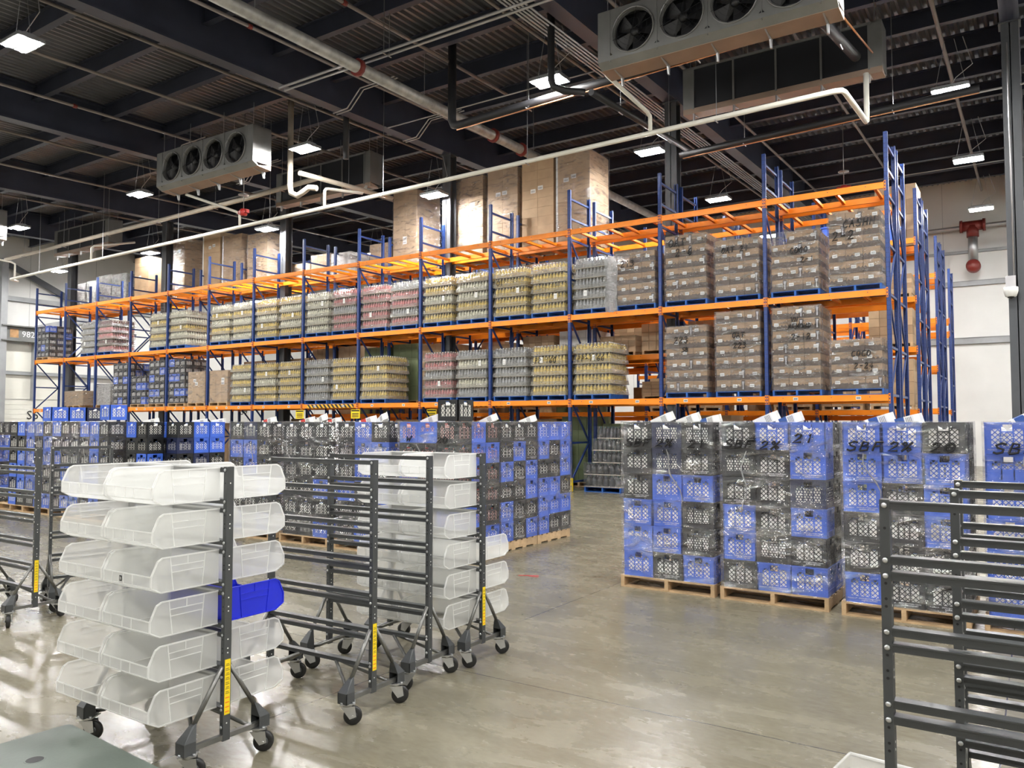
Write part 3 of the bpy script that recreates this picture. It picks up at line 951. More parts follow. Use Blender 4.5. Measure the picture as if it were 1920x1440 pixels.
def filmshell(w, d, h, jit=.007, seed=0, nu=9, nz=9, taper=0., bulge=0., top=False):
    """thin wrap around four sides, a little baggy"""
    rn = random.Random(seed)
    b = MB()
    per = []
    for (ax, ay), (bx_, by) in (((-w / 2, -d / 2), (w / 2, -d / 2)), ((w / 2, -d / 2), (w / 2, d / 2)), ((w / 2, d / 2), (-w / 2, d / 2)), ((-w / 2, d / 2), (-w / 2, -d / 2))):
        for i in range(nu): per.append((ax + (bx_ - ax) * i / nu, ay + (by - ay) * i / nu))
    n = len(per)
    V = []
    for j in range(nz + 1):
        z = h * j / nz
        f = 1 - taper * j / nz + bulge * math.sin(PI * j / nz)
        V.append([(x * f * (1 + rn.uniform(0, jit) * 2 / w), y * f * (1 + rn.uniform(0, jit) * 2 / d), z) for x, y in per])
    base = len(b.v)
    for row in V: b.v += row
    for j in range(nz):
        for i in range(n):
            a = base + j * n + i; c = base + j * n + (i + 1) % n
            b.f.append((a, c, c + n, a + n)); b.m.append(0); b.sm.append(True)
    if top:
        b.f.append(tuple(base + nz * n + i for i in range(n))); b.m.append(0); b.sm.append(False)
    return b

# ------------------------------------------------------------------ wrapped trays of bottles
def bottle_tray(col, cap, h=.262, w=1.0, d=1.0, nx=10, ny=10, dark=False):
    o = MB()
    r = w / nx / 2 * .95
    pr_ = [(r * .85, .012), (r, .03), (r, h * .52), (r * .86, h * .68), (r * .5, h * .84), (r * .3, h * .9), (r * .36, h * .905), (r * .36, h * .99)]
    mi = [0, 0, 0, 0, 0, 1, 1]
    bt = MB(); bt.lathe(pr_, 8, (0, 0, 0), 0, 'z', mi)
    for i in range(nx):
        for j in range(ny):
            if 0 < i < nx - 1 and 0 < j < ny - 1: continue
            o.add(bt, Matrix.Translation((-w / 2 + w * (i + .5) / nx, -d / 2 + d * (j + .5) / ny, 0)))
    o.bx(-w / 2 - .004, w / 2 + .004, -d / 2 - .004, d / 2 + .004, 0, .022, 2)
    return o.mesh('bottle_tray_' + col, col, cap, 'tray')
TRAYS = {c: bottle_tray(c, k) for c, k in (('yel', 'capwhite'), ('pink', 'capwhite'), ('pale', 'capwhite'), ('grey', 'capwhite'), ('maroon', 'capwhite'))}
TFILM = []
for i in range(4):
    fb = filmshell(1.065, 1.065, .258, .012, 50 + i, 8, 5, .095, .012, True)
    fb.m = [1 if k < 64 else 0 for k in range(len(fb.f))]
    TFILM.append(fb.mesh('tray_film', 'filmbottle', 'filmfoot'))
CN = {'yel': 'yellow', 'pink': 'pink', 'pale': 'cream', 'grey': 'clear grey', 'maroon': 'dark maroon'}
SHELF = {0: 'lower shelf', 1: 'upper shelf', 2: 'top beams'}
def slot_x(k, slot):
    return X0 - k * S - .645 if slot == 'R' else X0 - (k + 1) * S + .645
def bay_phrase(k, slot, li):
    return '%s half of %s bay from right, %s' % ('right' if slot == 'R' else 'left', NTH[k], SHELF[li])
def zbase(li): return ZB[li] + .066

def bottle_load(cols, k, slot, li, mark=None, tail=False, y=None, loc=None, phrase=None, n=5, bluep=True):
    x = slot_x(k, slot) if loc is None else loc[0]
    yc = (Y0 - .02 + .53) if loc is None else loc[1]
    z = zbase(li) if loc is None else loc[2]
    ph = phrase or bay_phrase(k, slot, li)
    pallet(PBLUE if bluep else PWOOD, 'blue pallet under the %s bottles, %s' % (CN[cols[0]], ph), (x, yc, z), 'blue pallets on the front rack')
    t = thing('bottle_load', 'film-wrapped load of %s bottles, %s' % (CN[cols[0]], ph), 'bottle load', (x, yc, z + PH), RN.uniform(-.012, .012), 'wrapped bottle loads')
    for j in range(n):
        c = cols[j % len(cols)]
        sx = RN.uniform(-.008, .012)
        q = obj('bottle_tray', TRAYS[c], t, (sx, RN.uniform(-.006, .006), j * .265), (0, 0, RN.uniform(-.01, .01)))
        obj('tray_film', TFILM[RN.randrange(4)], q, (0, 0, .003))
    if mark:
        marker(t, mark, -.42, -.545, .265 * 3 + .05, .15, .09, .010)
    if tail:
        b = MB()
        rn = random.Random(3)
        pts = [[(.42 + i * .055 + rn.uniform(-.02, .02), -.56 - abs(rn.uniform(0, .05)), 1.25 - j * .155 + rn.uniform(-.02, .02)) for i in range(7)] for j in range(10)]
        for j in range(9):
            for i in range(6):
                b.face([pts[j][i], pts[j][i + 1], pts[j + 1][i + 1], pts[j + 1][i]], 0, True)
        q = obj('loose_film', b.mesh('loose_film', 'filmtail'), t); q['label'] = 'loose hanging film'
    # stuck-on label sheet
    b = MB(); b.bx(-.045, .045, -.002, 0, -.07, .07)
    for i in range(3): b.bx(-.035, .035, -.003, -.002, -.05 + i * .035, -.035 + i * .035, 1)
    q = obj('label_sheet', b.mesh('label_sheet', 'paper', 'greyprint'), t, (RN.uniform(-.3, .38), -.545, .265 * RN.randrange(1, 4) + .14)); q['label'] = 'white label sheet'
    return t

L3, L2 = 1, 0
for cols, k, s in ((['grey', 'grey', 'grey'], 2, 'L'), (['yel'], 3, 'L'), (['yel'], 3, 'R'), (['yel', 'yel', 'pale'], 4, 'L'), (['pale', 'yel', 'pale'], 4, 'R'),
                   (['pink', 'pink', 'pink'], 5, 'L'), (['pink', 'grey', 'pink'], 5, 'R'), (['pale'], 6, 'L'), (['pink', 'pink', 'grey'], 6, 'R'),
                   (['yel', 'yel', 'pale'], 7, 'L'), (['yel', 'pale'], 7, 'R'), (['pale', 'yel'], 8, 'L'), (['pale', 'yel'], 8, 'R'),
                   (['pale', 'pale', 'yel'], 9, 'L'), (['pale', 'yel'], 10, 'R'), (['pink', 'maroon', 'pink'], 11, 'L'), (['grey'], 12, 'R')):
    bottle_load(cols, k, s, L3, 'O1' if (k, s) == (3, 'L') else None, (k, s) == (2, 'L'))
for cols, k, s in ((['yel'], 2, 'L'), (['grey'], 3, 'L'), (['yel'], 3, 'R'), (['pink', 'pink', 'grey'], 4, 'L'), (['grey', 'pale'], 4, 'R'), (['yel'], 5, 'L'),
                   (['grey'], 6, 'L'), (['yel'], 6, 'R'), (['yel', 'yel', 'pale'], 7, 'L'), (['yel'], 7, 'R'), (['yel', 'pale'], 8, 'R')):
    bottle_load(cols, k, s, L2, {(2, 'L'): 'PP-1166', (3, 'R'): 'PP 160'}.get((k, s)))
# on the floor behind the aisle
bottle_load(['maroon'], 0, 'L', 0, loc=(-11.2, Y0 + .6, 0), phrase='on the floor left of the aisle end', n=5)
TRAYS['darkjug'] = bottle_tray('darkjug', 'capgreen', .30, 1.0, 1.1, 6, 6); CN['darkjug'] = 'dark green-capped'
pallet(PBLUE, 'blue pallet on the floor under the dark green-capped jugs', (-9.25, 18.65, 0), None)
t = thing('bottle_load', 'stepped load of dark green-capped jugs on the floor at the aisle end', 'bottle load', (-9.25, 18.65, PH), 0)
for j, (n, dx) in enumerate(((1., 0), (1., 0), (.76, .12), (.76, .12), (.62, .2))):
    q = obj('bottle_tray', TRAYS['darkjug'], t, (dx, 0, j * .31)); q.scale = (n, 1, 1)
    fb = filmshell(1.03, 1.13, .31, .012, 80 + j, 6, 3, .02, .0, True)
    obj('tray_film', fb.mesh('tray_film', 'film'), q)

# ------------------------------------------------------------------ carton loads
CW, CD, CH = .335, .35, .262
def carton_mesh(kind):
    b = MB()
    w, d, h = CW - .006, CD - .006, CH - .004
    b.bx(-w / 2, w / 2, -d / 2, d / 2, 0, h)
    rn = random.Random(kind)
    def dec(face):
        # dark landscape print along the foot of a face, a picture panel at one side
        pts = [(-.5, .0)]
        n = 8
        for i in range(n + 1): pts.append((-.5 + i / n, .34 + .2 * abs(math.sin(i * 1.7 + kind)) ))
        pts.append((.5, 0))
        off = .0016
        if face == 'f': P = lambda u, v: (u * w, -d / 2 - off, v * h)
        else: P = lambda u, v: (w / 2 + off, u * d, v * h)
        b.face([P(u, v) for u, v in reversed(pts)][::-1], 1)
        if kind == 1:
            u0 = .22 if kind % 4 == 1 else -.48
            b.face([P(u0, .08), P(u0 + .26, .08), P(u0 + .26, .96), P(u0, .96)], 1)
            P2 = (lambda u, v: (u * w, -d / 2 - off * 2, v * h)) if face == 'f' else (lambda u, v: (w / 2 + off * 2, u * d, v * h))
            b.face([P2(u0 + .08, .15), P2(u0 + .18, .15), P2(u0 + .16, .5), P2(u0 + .22, .85), P2(u0 + .04, .85), P2(u0 + .1, .5)], 2)
    dec('f'); dec('s')
    return b.mesh('carton', 'carton', 'cartondark', 'conduit')
CM = [carton_mesh(i) for i in range(5)]
b = MB(); b.bx(-.05, .05, -.002, 0, -.035, .035)
for i in range(6): b.bx(-.038 + i * .013, -.031 + i * .013, -.003, -.002, -.022, .012, 1)
SLAB = b.mesh('shipping_label', 'paper', 'greyprint')
COLN = {0: 'left', 1: 'middle', 2: 'right'}
def carton_load(k, slot, li, rows, marks, name, extra=(), film=True, side=2):
    x, yc, z = slot_x(k, slot), Y0 - .02 + .53, zbase(li)
    pallet(PBLUE, 'blue pallet under the wrapped brown cartons %s' % name, (x, yc, z), 'blue pallets on the front rack')
    z += PH
    for r in range(rows):
        for i in range(3):
            for j in range(3):
                if j and i < 2: continue
                if j > side: continue
                if r == rows - 1 and (i, j) in extra: continue
                px = x + (i - 1) * CW; py = yc - .525 + CD * (j + .5)
                o = obj('carton', CM[RN.randrange(5)], None, (px + RN.uniform(-.004, .004), py, z + r * CH), (0, 0, RN.uniform(-.012, .012)))
                where = COLN[i] + ' column' if j == 0 else ('near side column' if j == 1 else 'rear side column')
                tag(o, 'brown carton, %s layer, %s, %s' % (ORD[r], where, name), 'carton', 'brown cartons ' + name)
                if j == 0:
                    q = obj('shipping_label', SLAB, o, (RN.uniform(-.08, .1), -CD / 2, CH * RN.uniform(.45, .62)), (0, RN.uniform(-.06, .06), 0))
                    q['label'] = 'white barcode label'
    h = rows * CH
    t = thing('stretch_wrap', 'glossy clear film around the brown cartons %s' % name, 'stretch wrap', (x, yc, z))
    fb = filmshell(3 * CW + .05, 3 * CD + .04, h + .015, .01, k * 7 + li + rows, 10, 12)
    obj('film_sheet', fb.mesh('film_sheet', 'filmcarton'), t)
    for s, mx_, mz, mh in marks:
        marker(t, s, mx_, -.56, mz, mh, mh * .66, .0125)
carton_load(0, 'R', L3, 6, (('CASHN', -.22, 1.24, .16), ('2-2', -.44, .98, .19)), 'marked 2-2 at the top right')
carton_load(0, 'L', L3, 5, (('COCO', -.1, .82, .12), ('2-15', .12, .60, .12)), 'marked COCO left of the 2-2 load', ((0, 0),))
carton_load(1, 'R', L3, 5, (('OAT 21', -.35, 1.0, .13),), 'marked OAT 21 on the upper shelf')
carton_load(1, 'L', L3, 6, (('OAT', -.42, 1.3, .18), ('2-6', -.25, 1.06, .18)), 'marked OAT 2-6, upper shelf')
carton_load(2, 'R', L3, 5, (('213', -.4, .95, .16),), 'marked 213 by the loose film', ((0, 0),))
carton_load(0, 'R', L2, 4, (('COCO', -.1, .68, .12), ('2-24', -.05, .42, .12)), 'marked COCO 2-24 at the lower right')
carton_load(0, 'L', L2, 7, (('VN', -.1, 1.5, .1), ('ALMOND', -.16, 1.35, .1), ('2-12', -.1, 1.1, .13)), 'marked ALMOND, lower shelf')
carton_load(1, 'R', L2, 7, (('OAT', -.12, 1.22, .12), ('223', -.1, .98, .13)), 'marked OAT 223 on the lower shelf')
carton_load(1, 'L', L2, 6, (('223', -.3, 1.17, .15), ('SB', -.1, .96, .1)), 'marked 223 on the lower shelf')

# tan boxes on the lower shelf at left, one mesh per load: plain box faces with a seam pattern
def seam_load(name, label, cat, w, d, h, nx, nz, loc, mats, film=None, labels=(), group=None, corner=False):
    t = thing(name, label, cat, loc, RN.uniform(-.01, .01), group)
    b = MB()
    for i in range(nx):
        for k in range(nz):
            x0, z0 = -w / 2 + w * i / nx, h * k / nz
            q = RN.uniform(0, .004)
            b.bx(x0 + .003, x0 + w / nx - .003, -d / 2 - q, d / 2 + q, z0 + .002, z0 + h / nz - .002)
    b.bx(-w / 2 + .01, w / 2 - .01, -d / 2 + .01, d / 2 - .01, .0, h - .004)
    obj('stacked_boxes', b.mesh('stacked_boxes', *mats), t)
    for (lx, lz) in labels:
        q = obj('shipping_label', SLAB, t, (lx, -d / 2 - .008, lz)); q.scale = (1.7, 1, 1.7); q['label'] = 'white label'
    if corner:
        b = MB(); b.bx(-w / 2 - .012, -w / 2 + .05, -d / 2 - .014, -d / 2 - .006, 0, h + .02)
        q = obj('corner_board', b.mesh('corner_board', 'paper'), t); q['label'] = 'white corner board'
    if film:
        fb = filmshell(w + .03, d + .03, h + .01, .01, int(abs(loc[0] * 10)), 8, 16)
        obj('film_sheet', fb.mesh('film_sheet', film), t)
    return t
for k, s, w in ((9, 'R', 'left one'), (8, 'L', 'right one')):
    x, yc, z = slot_x(k, s), Y0 + .51, zbase(L2)
    pallet(PWOOD, 'bare wood pallet under the low tan box load, %s of the two' % w, (x, yc, z), None)
    seam_load('box_load', 'low tan box load on lower shelf, %s of the pair beside yellow bottles' % w, 'box load', 1.02, 1.02, 1.15, 3, 6, (x, yc, z + PH), ['tan'], 'film', ((-.1 if k == 9 else .25, .82), (.0 if k == 9 else .25, .7)))
x, yc, z = slot_x(12, 'L') + .2, Y0 + .51, zbase(L2)
pallet(PWOOD, 'wood pallet under the brown paper sacks at the far left', (x, yc, z), None)
seam_load('sack_load', 'low load of brown paper sacks at the left end of the lower shelf', 'sack load', 1.5, 1.0, .62, 3, 4, (x, yc, z + PH), ['carton'], 'filmbottle')
x = slot_x(11, 'L')
pallet(PWOOD, 'wood pallet under the small clear-wrapped load', (x, yc, z), None)
seam_load('wrapped_load', 'small clear-wrapped grey load left of the grey-blue crates on the lower shelf', 'wrapped load', 1.0, 1.0, .85, 2, 3, (x, yc, z + PH), ['conduit'], 'filmbottle')

# tall tan box towers on the rear rack
TZ = ZB[2] + .066 + .1
for lab, xa, xb, zt, film, lb, cor in (
        ('leftmost tall tan box tower, beside the far left grey loads', -32.5, -31.45, 8.88, None, ((-.1, 1.1),), False),
        ('tall film-wrapped tan tower right of the dark column', -30.07, -28.9, 9.36, 'filmcarton', ((.2, 1.9),), False),
        ('tall tan tower with a white edge, left of the pair', -27.7, -26.6, 9.3, None, ((-.1, 1.8), (.15, 1.85)), True),
        ('tall tan tower right of the white-edged one', -26.45, -25.3, 9.05, 'film', (), True),
        ('tan tower left of the grey column, film on its side', -24.95, -23.8, 8.92, 'filmcarton', (), False),
        ('tall tan tower left of the lamp in the middle', -17.53, -16.5, 9.33, 'film', ((-.0, .85), (-.0, .72)), False),
        ('shiny film-wrapped tan tower right of the middle column', -14.98, -13.9, 9.34, 'filmcarton', ((.15, 1.55),), False),
        ('tan tower with two white labels, third from the right', -13.72, -12.64, 9.38, 'film', ((-.15, 1.7), (.08, 1.72)), False),
        ('tan tower with two white labels, second from the right', -12.48, -11.4, 9.4, None, ((-.15, 1.6), (.1, 1.67)), False),
        ('tallest tan tower at right, its side sheathed in bright film', -11.3, -10.22, 9.45, 'film', ((-.22, 1.75), (.02, 1.82)), True)):
    w = xb - xa; h = zt - TZ
    pallet(PWOOD, 'wood pallet under the %s' % lab.split(',')[0].replace('tan tower with two white labels', 'two-label tower %s' % lab.split(',')[-1].strip()), ((xa + xb) / 2, 19.95, TZ - .1), None)
    seam_load('box_tower', lab, 'box tower', w, 1.15, h - .03, 2, 9, ((xa + xb) / 2, 19.95, TZ + .03), ['tan'], film, lb, 'tan box towers', cor)
for lab, xa, xb, zt in (('low brown boxes on top beams left of the white ones', -22.45, -21.5, 7.5), ('pale brown boxes on the top beams, tallest of the low group', -21.45, -20.5, 7.72), ('white-topped boxes on the top beams', -20.45, -19.5, 7.66), ('grey-brown box load on the top beams just left of the middle tall tower', -18.6, -17.65, 7.75)):
    seam_load('box_load', lab, 'box load', xb - xa, 1.1, zt - TZ, 3, 3, ((xa + xb) / 2, 19.95, TZ), ['tan' if 'brown' in lab else 'paper'], 'film')
for i, (x, zt) in enumerate(((-37.0, 8.2), (-35.9, 8.25), (-34.9, 8.4), (-33.8, 8.35))):
    seam_load('wrapped_load', 'grey film-wrapped bottle load on top at far left, %s from the left' % NTH[i], 'wrapped load', 1.0, 1.1, zt - TZ, 4, 5, (x, 19.95, TZ), ['grey'], 'filmbottle')

# loads deeper inside, glimpsed between the front ones: one uncounted stock
st = MB()
def stock(x, y, z, w, d, h, nx, nz, mi):
    st.bx(x - w / 2, x + w / 2, y - d / 2, y + d / 2, z, z + .02, 1); st.bx(x - w / 2, x + w / 2, y - d / 2, y + d / 2, z + .1, z + .12, 1)
    for c in (-.46, 0, .46): st.bx(x + c * w - .03, x + c * w + .03, y - d / 2, y + d / 2, z + .02, z + .1, 1)
    for i in range(nx):
        for j in range(3):
            for k in range(nz):
                q = RN.uniform(0, .008)
                st.bx(x - w / 2 + w * i / nx + .004, x - w / 2 + w * (i + 1) / nx - .004, y - d / 2 + d * j / 3 + .004 - q, y - d / 2 + d * (j + 1) / 3 - .004, z + .12 + h * k / nz, z + .12 + h * (k + 1) / nz - .006, mi if mi != 9 else RN.choice((0, 0, 3)))
YB2 = Y0 + 1.4 + .63
for k in (1, 2, 3):
    obj('beam', BF, rackB, (-(k + 1) * S, 0, 3.5)); obj('beam', BR_, rackB, (-(k + 1) * S, RD, 3.5))
for k, s, h, mi in ((2, 'R', .82, 0), (2, 'L', .55, 0), (3, 'R', .78, 2), (3, 'L', .7, 0), (1, 'L', .8, 0)): stock(slot_x(k, s), YB2, 3.57, 1.05, 1.1, h - .12, 5, 3, mi)
for k, s, li, h, mi in ((2, 'R', 0, .5, 3), (3, 'R', 0, .9, 0), (3, 'L', 0, .95, 3), (5, 'R', 0, 1.9, 0), (5, 'L', 0, 1.95, 4), (6, 'R', 0, 1.9, 4), (7, 'L', 0, 1.7, 3), (8, 'R', 0, 1.7, 3), (8, 'L', 0, 1.7, 3),
                       (9, 'R', 0, 1.4, 0), (0, 'L', 0, 1.0, 0), (6, 'L', 1, 1.6, 0), (5, 'L', 1, 1.6, 0), (4, 'R', 1, 1.3, 0), (7, 'R', 1, 1.5, 0), (9, 'L', 0, 1.3, 0), (11, 'R', 0, 1.6, 3)):
    stock(slot_x(k, s), YB2, ZB[li] + .066, 1.05, 1.1, h - .12, 4, 4, mi)
for k, s, z, h, y in ((0, 'R', 2.11, 1.2, 23.2), (0, 'L', 2.11, 1.1, 23.2), (1, 'R', 2.11, 1.2, 23.2), (0, 'R', 3.73, .9, 23.2), (0, 'R', 5.03, .5, 23.2), (1, 'L', 3.73, 1., 23.2), (2, 'R', 2.11, 1.2, 23.2), (2, 'L', 2.11, .9, 23.2), (3, 'R', 3.73, 1., 23.2),
                     (0, 'R', 6.56, 1.7, 24.6), (0, 'L', 6.56, 1.2, 24.6), (0, 'R', 0, 1.4, 23.2), (1, 'L', 0, 1.5, 23.2), (2, 'L', 0, 1.2, 23.2), (3, 'L', 0, 1.4, 23.2), (4, 'L', 2.11, 1.2, 23.2), (5, 'L', 2.11, 1.2, 23.2), (6, 'L', 0, 1.3, 23.2)):
    stock(slot_x(k, s), y, z, 1.05, 1.1, h, 4, 4, 9)
rs = random.Random(21)
done = {(2, 'L'), (1, 'L'), (2, 'R'), (3, 'R'), (3, 'L'), (5, 'R'), (5, 'L'), (6, 'R'), (7, 'L'), (8, 'R'), (8, 'L'), (9, 'R'), (0, 'L'), (9, 'L'), (11, 'R'), (0, 'R'), (1, 'R')}
for k in range(11):
    for s in 'RL':
        if (k, s) not in done and rs.random() < .8: stock(slot_x(k, s), YB2, ZB[0] + .066, 1.05, 1.1, rs.uniform(1.6, 1.95), 4, 5, rs.choice((0, 3, 3)))
        if k > 1 and rs.random() < .6 and not (k in (4, 5, 6, 7, 9)): stock(slot_x(k, s), YB2, ZB[1] + .066, 1.05, 1.1, rs.uniform(.9, 1.7), 4, 4, rs.choice((0, 3, 3)))
        if k < 10: stock(slot_x(k, s), YB2 + .08, 0, 1.05, 1.0, rs.uniform(1.5, 1.85), 4, 5, rs.choice((3, 3, 4)))
for k in range(9):
    for s in 'RL':
        for z in (0, 1.97, 3.57, 5.03):
            if k > 0 and rs.random() < .75: stock(slot_x(k, s), 24.75, z if z else .0, 1.05, 1.0, rs.uniform(.8, 1.15), 4, 3, rs.choice((0, 3, 9, 4)))
o = obj('carton_stock', st.mesh('carton_stock', 'tan', 'wood', 'paper', 'carton', pm('olive_box', (.16, .20, .10), .6)))
tag(o, 'boxes and pallets stored deeper inside, glimpsed between the front rack loads', 'stored boxes', None, 'stuff')
b = MB()
for k, z in ((0, 6.56), (1, 6.56)):
    pass
for i, (x, y, z) in enumerate(((-3.3, 23.0, 6.75), (-4.4, 23.0, 6.9), (-5.4, 23.0, 6.7))):
    q = obj('plastic_tote', None); 
    tag(q, 'blue plastic tote on the rack beyond the top right beams, %s from the right' % NTH[i], 'tote', 'blue totes'); q.location = (x, y, z - .2)
    b = MB(); b.bx(-.4, .4, -.3, .3, 0, .02); b.bx(-.4, .4, -.3, -.28, 0, .45); b.bx(-.4, .4, .28, .3, 0, .45); b.bx(-.4, -.38, -.3, .3, 0, .45); b.bx(.38, .4, -.3, .3, 0, .45); b.bx(-.43, .43, -.33, .33, .4, .43)
    obj('shell', b.mesh('tote', 'cblue'), q)
# ------------------------------------------------------------------ milk crates
KW, KH = .338, .278
def clipseg(p, q, x0, x1, z0, z1):
    t0, t1 = 0., 1.
    dx, dz = q[0] - p[0], q[1] - p[1]
    for pp, qq in ((-dx, p[0] - x0), (dx, x1 - p[0]), (-dz, p[1] - z0), (dz, z1 - p[1])):
        if abs(pp) < 1e-9:
            if qq < 0: return None
        else:
            r = qq / pp
            if pp < 0: t0 = max(t0, r)
            else: t1 = min(t1, r)
    if t0 >= t1: return None
    return (p[0] + dx * t0, p[1] + dz * t0), (p[0] + dx * t1, p[1] + dz * t1)

def crate_mesh(var, mat, simple=False):
    b = MB()
    w, h, t = KW - .006, KH - .004, .012
    f = MB()      # one side, looking towards -Y, its outer face at y = -w/2
    y0, y1 = -w / 2, -w / 2 + t
    H = w / 2
    f.bx(-H, H, y0, y1, 0, .058)
    f.bx(-H, -.116, y0, y1, .058, h); f.bx(.116, H, y0, y1, .058, h)
    top = .218
    f.bx(-.116, -.046, y0, y1, top, h); f.bx(.046, .116, y0, y1, top, h); f.bx(-.046, .046, y0, y1, .256, h)
    if not simple:
        for z in (.228, .243, .258): f.bx(-H - .002, H + .002, y0 - .0035, y0, z, z + .005) if z > .25 else [f.bx(a, c, y0 - .0035, y0, z, z + .005) for a, c in ((-H, -.05), (.05, H))]
        for z in (.1, .14, .18):
            for a, c in ((-H, -.125), (.125, H)): f.bx(a, c, y0 - .003, y0, z, z + .005)
        for u in (-.128, .128): f.bx(u - .003, u + .003, y0 - .003, y0, .0, .22)
        f.bx(-H, H, y0 - .003, y0, .055, .06); f.bx(-H - .002, H + .002, y0 - .004, y0, h - .008, h)
    for u in (-.046, .046): f.bx(u - .006, u + .006, y0, y0 + .0055, .058, .256)
    f.bx(-.046, .046, y0 - .002, y0 + .0055, .186, .198)
    zb = .058
    if var == 'solid':
        zb = .15
        f.bx(-.116, .116, y0, y0 + .006, .058, zb)
        for i in range(6): f.bar((-.1 + i * .035, y0 - .001, .07), (-.06 + i * .035, y0 - .001, .14), .004, .003, 0, (0, 1, 0))
    segs = []
    for (xa, xb, zt) in ((-.116, -.046, top), (-.046, .046, .186), (.046, .116, top)):
        if var == 'hex':
            a = .0165
            for i in range(-6, 7):
                for j in range(0, 9):
                    cx = i * a * math.sqrt(3) + (a * math.sqrt(3) / 2 if j % 2 else 0); cz = .058 + j * a * 1.5
                    for k in range(3):
                        t0 = PI / 6 + k * PI / 3; t1 = t0 + PI / 3
                        s_ = clipseg((cx + a * math.cos(t0), cz + a * math.sin(t0)), (cx + a * math.cos(t1), cz + a * math.sin(t1)), xa, xb, zb, zt)
                        if s_: segs.append(s_)
        else:
            st_ = .031 if not simple else .04
            c = -.6
            while c < .6:
                for sg in (1, -1):
                    s_ = clipseg((-.3, sg * -.3 + c), (.3, sg * .3 + c), xa, xb, zb, zt)
                    if s_: segs.append(s_)
                c += st_ * 1.414
    wd = .007 if var != 'hex' else .008
    for (p, q) in segs:
        d = Vector((q[0] - p[0], 0, q[1] - p[1]))
        if d.length < .002: continue
        n = Vector((-d.z, 0, d.x)).normalized() * wd / 2
        P, Q = Vector((p[0], y0 + .001, p[1])), Vector((q[0], y0 + .001, q[1]))
        dy = Vector((0, .006, 0))
        f.face([P - n, Q - n, Q + n, P + n])
        if not simple:
            f.face([P + n, Q + n, Q + n + dy, P + n + dy]); f.face([Q - n, P - n, P - n + dy, Q - n + dy])
    for k in range(4): b.add(f, Matrix.Rotation(k * PI / 2, 4, 'Z'))
    b.bx(-H + .005, H - .005, -H + .005, H - .005, .004, .012)
    return b.mesh('crate_' + var, mat) if not simple else b
CRATE = {'B': crate_mesh('dia', 'cblue'), 'S': crate_mesh('solid', 'cblue'), 'K': crate_mesh('dia', 'cblack'), 'H': crate_mesh('hex', 'cblack'), 'N': crate_mesh('hex', 'cnavy')}
CSIMPLE = crate_mesh('dia', 'cblue', True)
CCOL = {'B': 'blue', 'S': 'blue half-solid', 'K': 'black', 'H': 'black honeycomb', 'N': 'navy honeycomb'}
CIDX = {'B': 0, 'S': 0, 'K': 1, 'H': 1, 'N': 2}
jb = MB()
jb.prism([(-.073, -.066), (-.066, -.073), (.066, -.073), (.073, -.066), (.073, .066), (.066, .073), (-.066, .073), (-.073, .066)], .012, .185, 'z')
jb.lathe([(.07, .185), (.055, .2), (.025, .215), (.022, .222)], 10); jb.lathe([(.025, .22), (.025, .238)], 10, mi=1)
JUG = jb.mesh('milk_container', 'jug', 'jugblue')
jr = MB(); jr.add(jb, Matrix())
JUGR = jr.mesh('milk_container_red', 'jugpink', 'jugred')
N_CRATE, N_JUG = [0], [0]
stockc, stockj = MB(), MB()
PRINTED = [0]
PCU = D.curves.new('printed_lettering', 'FONT')
PCU.body = 'SMITH BROTHERS FARMS\nALPENROSE DAIRY'; PCU.size = .0162; PCU.extrude = .0006; PCU.align_x = 'CENTER'; PCU.resolution_u = 1
PCU = font_mesh(PCU, 'cprint')
PC2 = D.curves.new('printed_lettering', 'FONT')
PC2.body = 'Property of'; PC2.size = .0145; PC2.extrude = .0006; PC2.resolution_u = 1
PC2 = font_mesh(PC2, 'cprint')

def crate(code, x, y, z, label, group, rz=0., prints=(), jugside=None, topj=False, red=False, sc=1.):
    if N_CRATE[0] < 300:
        o = obj('milk_crate', CRATE[code], None, (x, y, z), (0, 0, rz))
        tag(o, label, 'milk crate', group)
        if sc != 1.: o.scale = (sc, sc, 1)
        N_CRATE[0] += 1
        for side in prints:
            T = {'f': ((.04, -KW / 2 - .0015, .036), (PI / 2, 0, 0)), 's': ((KW / 2 + .0015, .04, .036), (PI / 2, 0, PI / 2))}[side]
            q = obj('printed_lettering', PCU, o, *T); q['label'] = 'white printed lettering'
            T2 = {'f': ((-.145, -KW / 2 - .0015, .034), (PI / 2, 0, 0)), 's': ((KW / 2 + .0015, -.145, .034), (PI / 2, 0, PI / 2))}[side]
            q = obj('printed_lettering', PC2, o, *T2); q['label'] = 'white printed lettering'
    else:
        s_ = MB(); s_.add(CSIMPLE, Matrix()); s_.m = [CIDX[code]] * len(s_.f)
        stockc.add(s_, Matrix.Translation((x, y, z)) @ Matrix.Diagonal((sc, sc, 1, 1)))
    sides = jugside or 'f'
    spots = set()
    for s_ in sides:
        if s_ == 'f': spots |= {(-.076, -.0865), (.076, -.0865)}
        else: spots |= {(.0865, -.076), (.0865, .076)}
    for (jx, jy) in sorted(spots):
        if N_JUG[0] < 300:
            N_JUG[0] += 1
            o = obj('milk_container', JUGR if red else JUG, None, (x + jx * sc, y + jy * sc, z + .012), (0, 0, 0))
            o.scale = (sc, sc, 1.06 if topj else .86)
            tag(o, 'white milk container standing inside a milk crate, seen through its lattice', 'milk container', 'milk containers in the crates')
        else:
            stockj.add(jb, Matrix.Translation((x + jx * sc, y + jy * sc, z + .012)) @ Matrix.Diagonal((sc, sc, 1.06 if topj else .86, 1)))

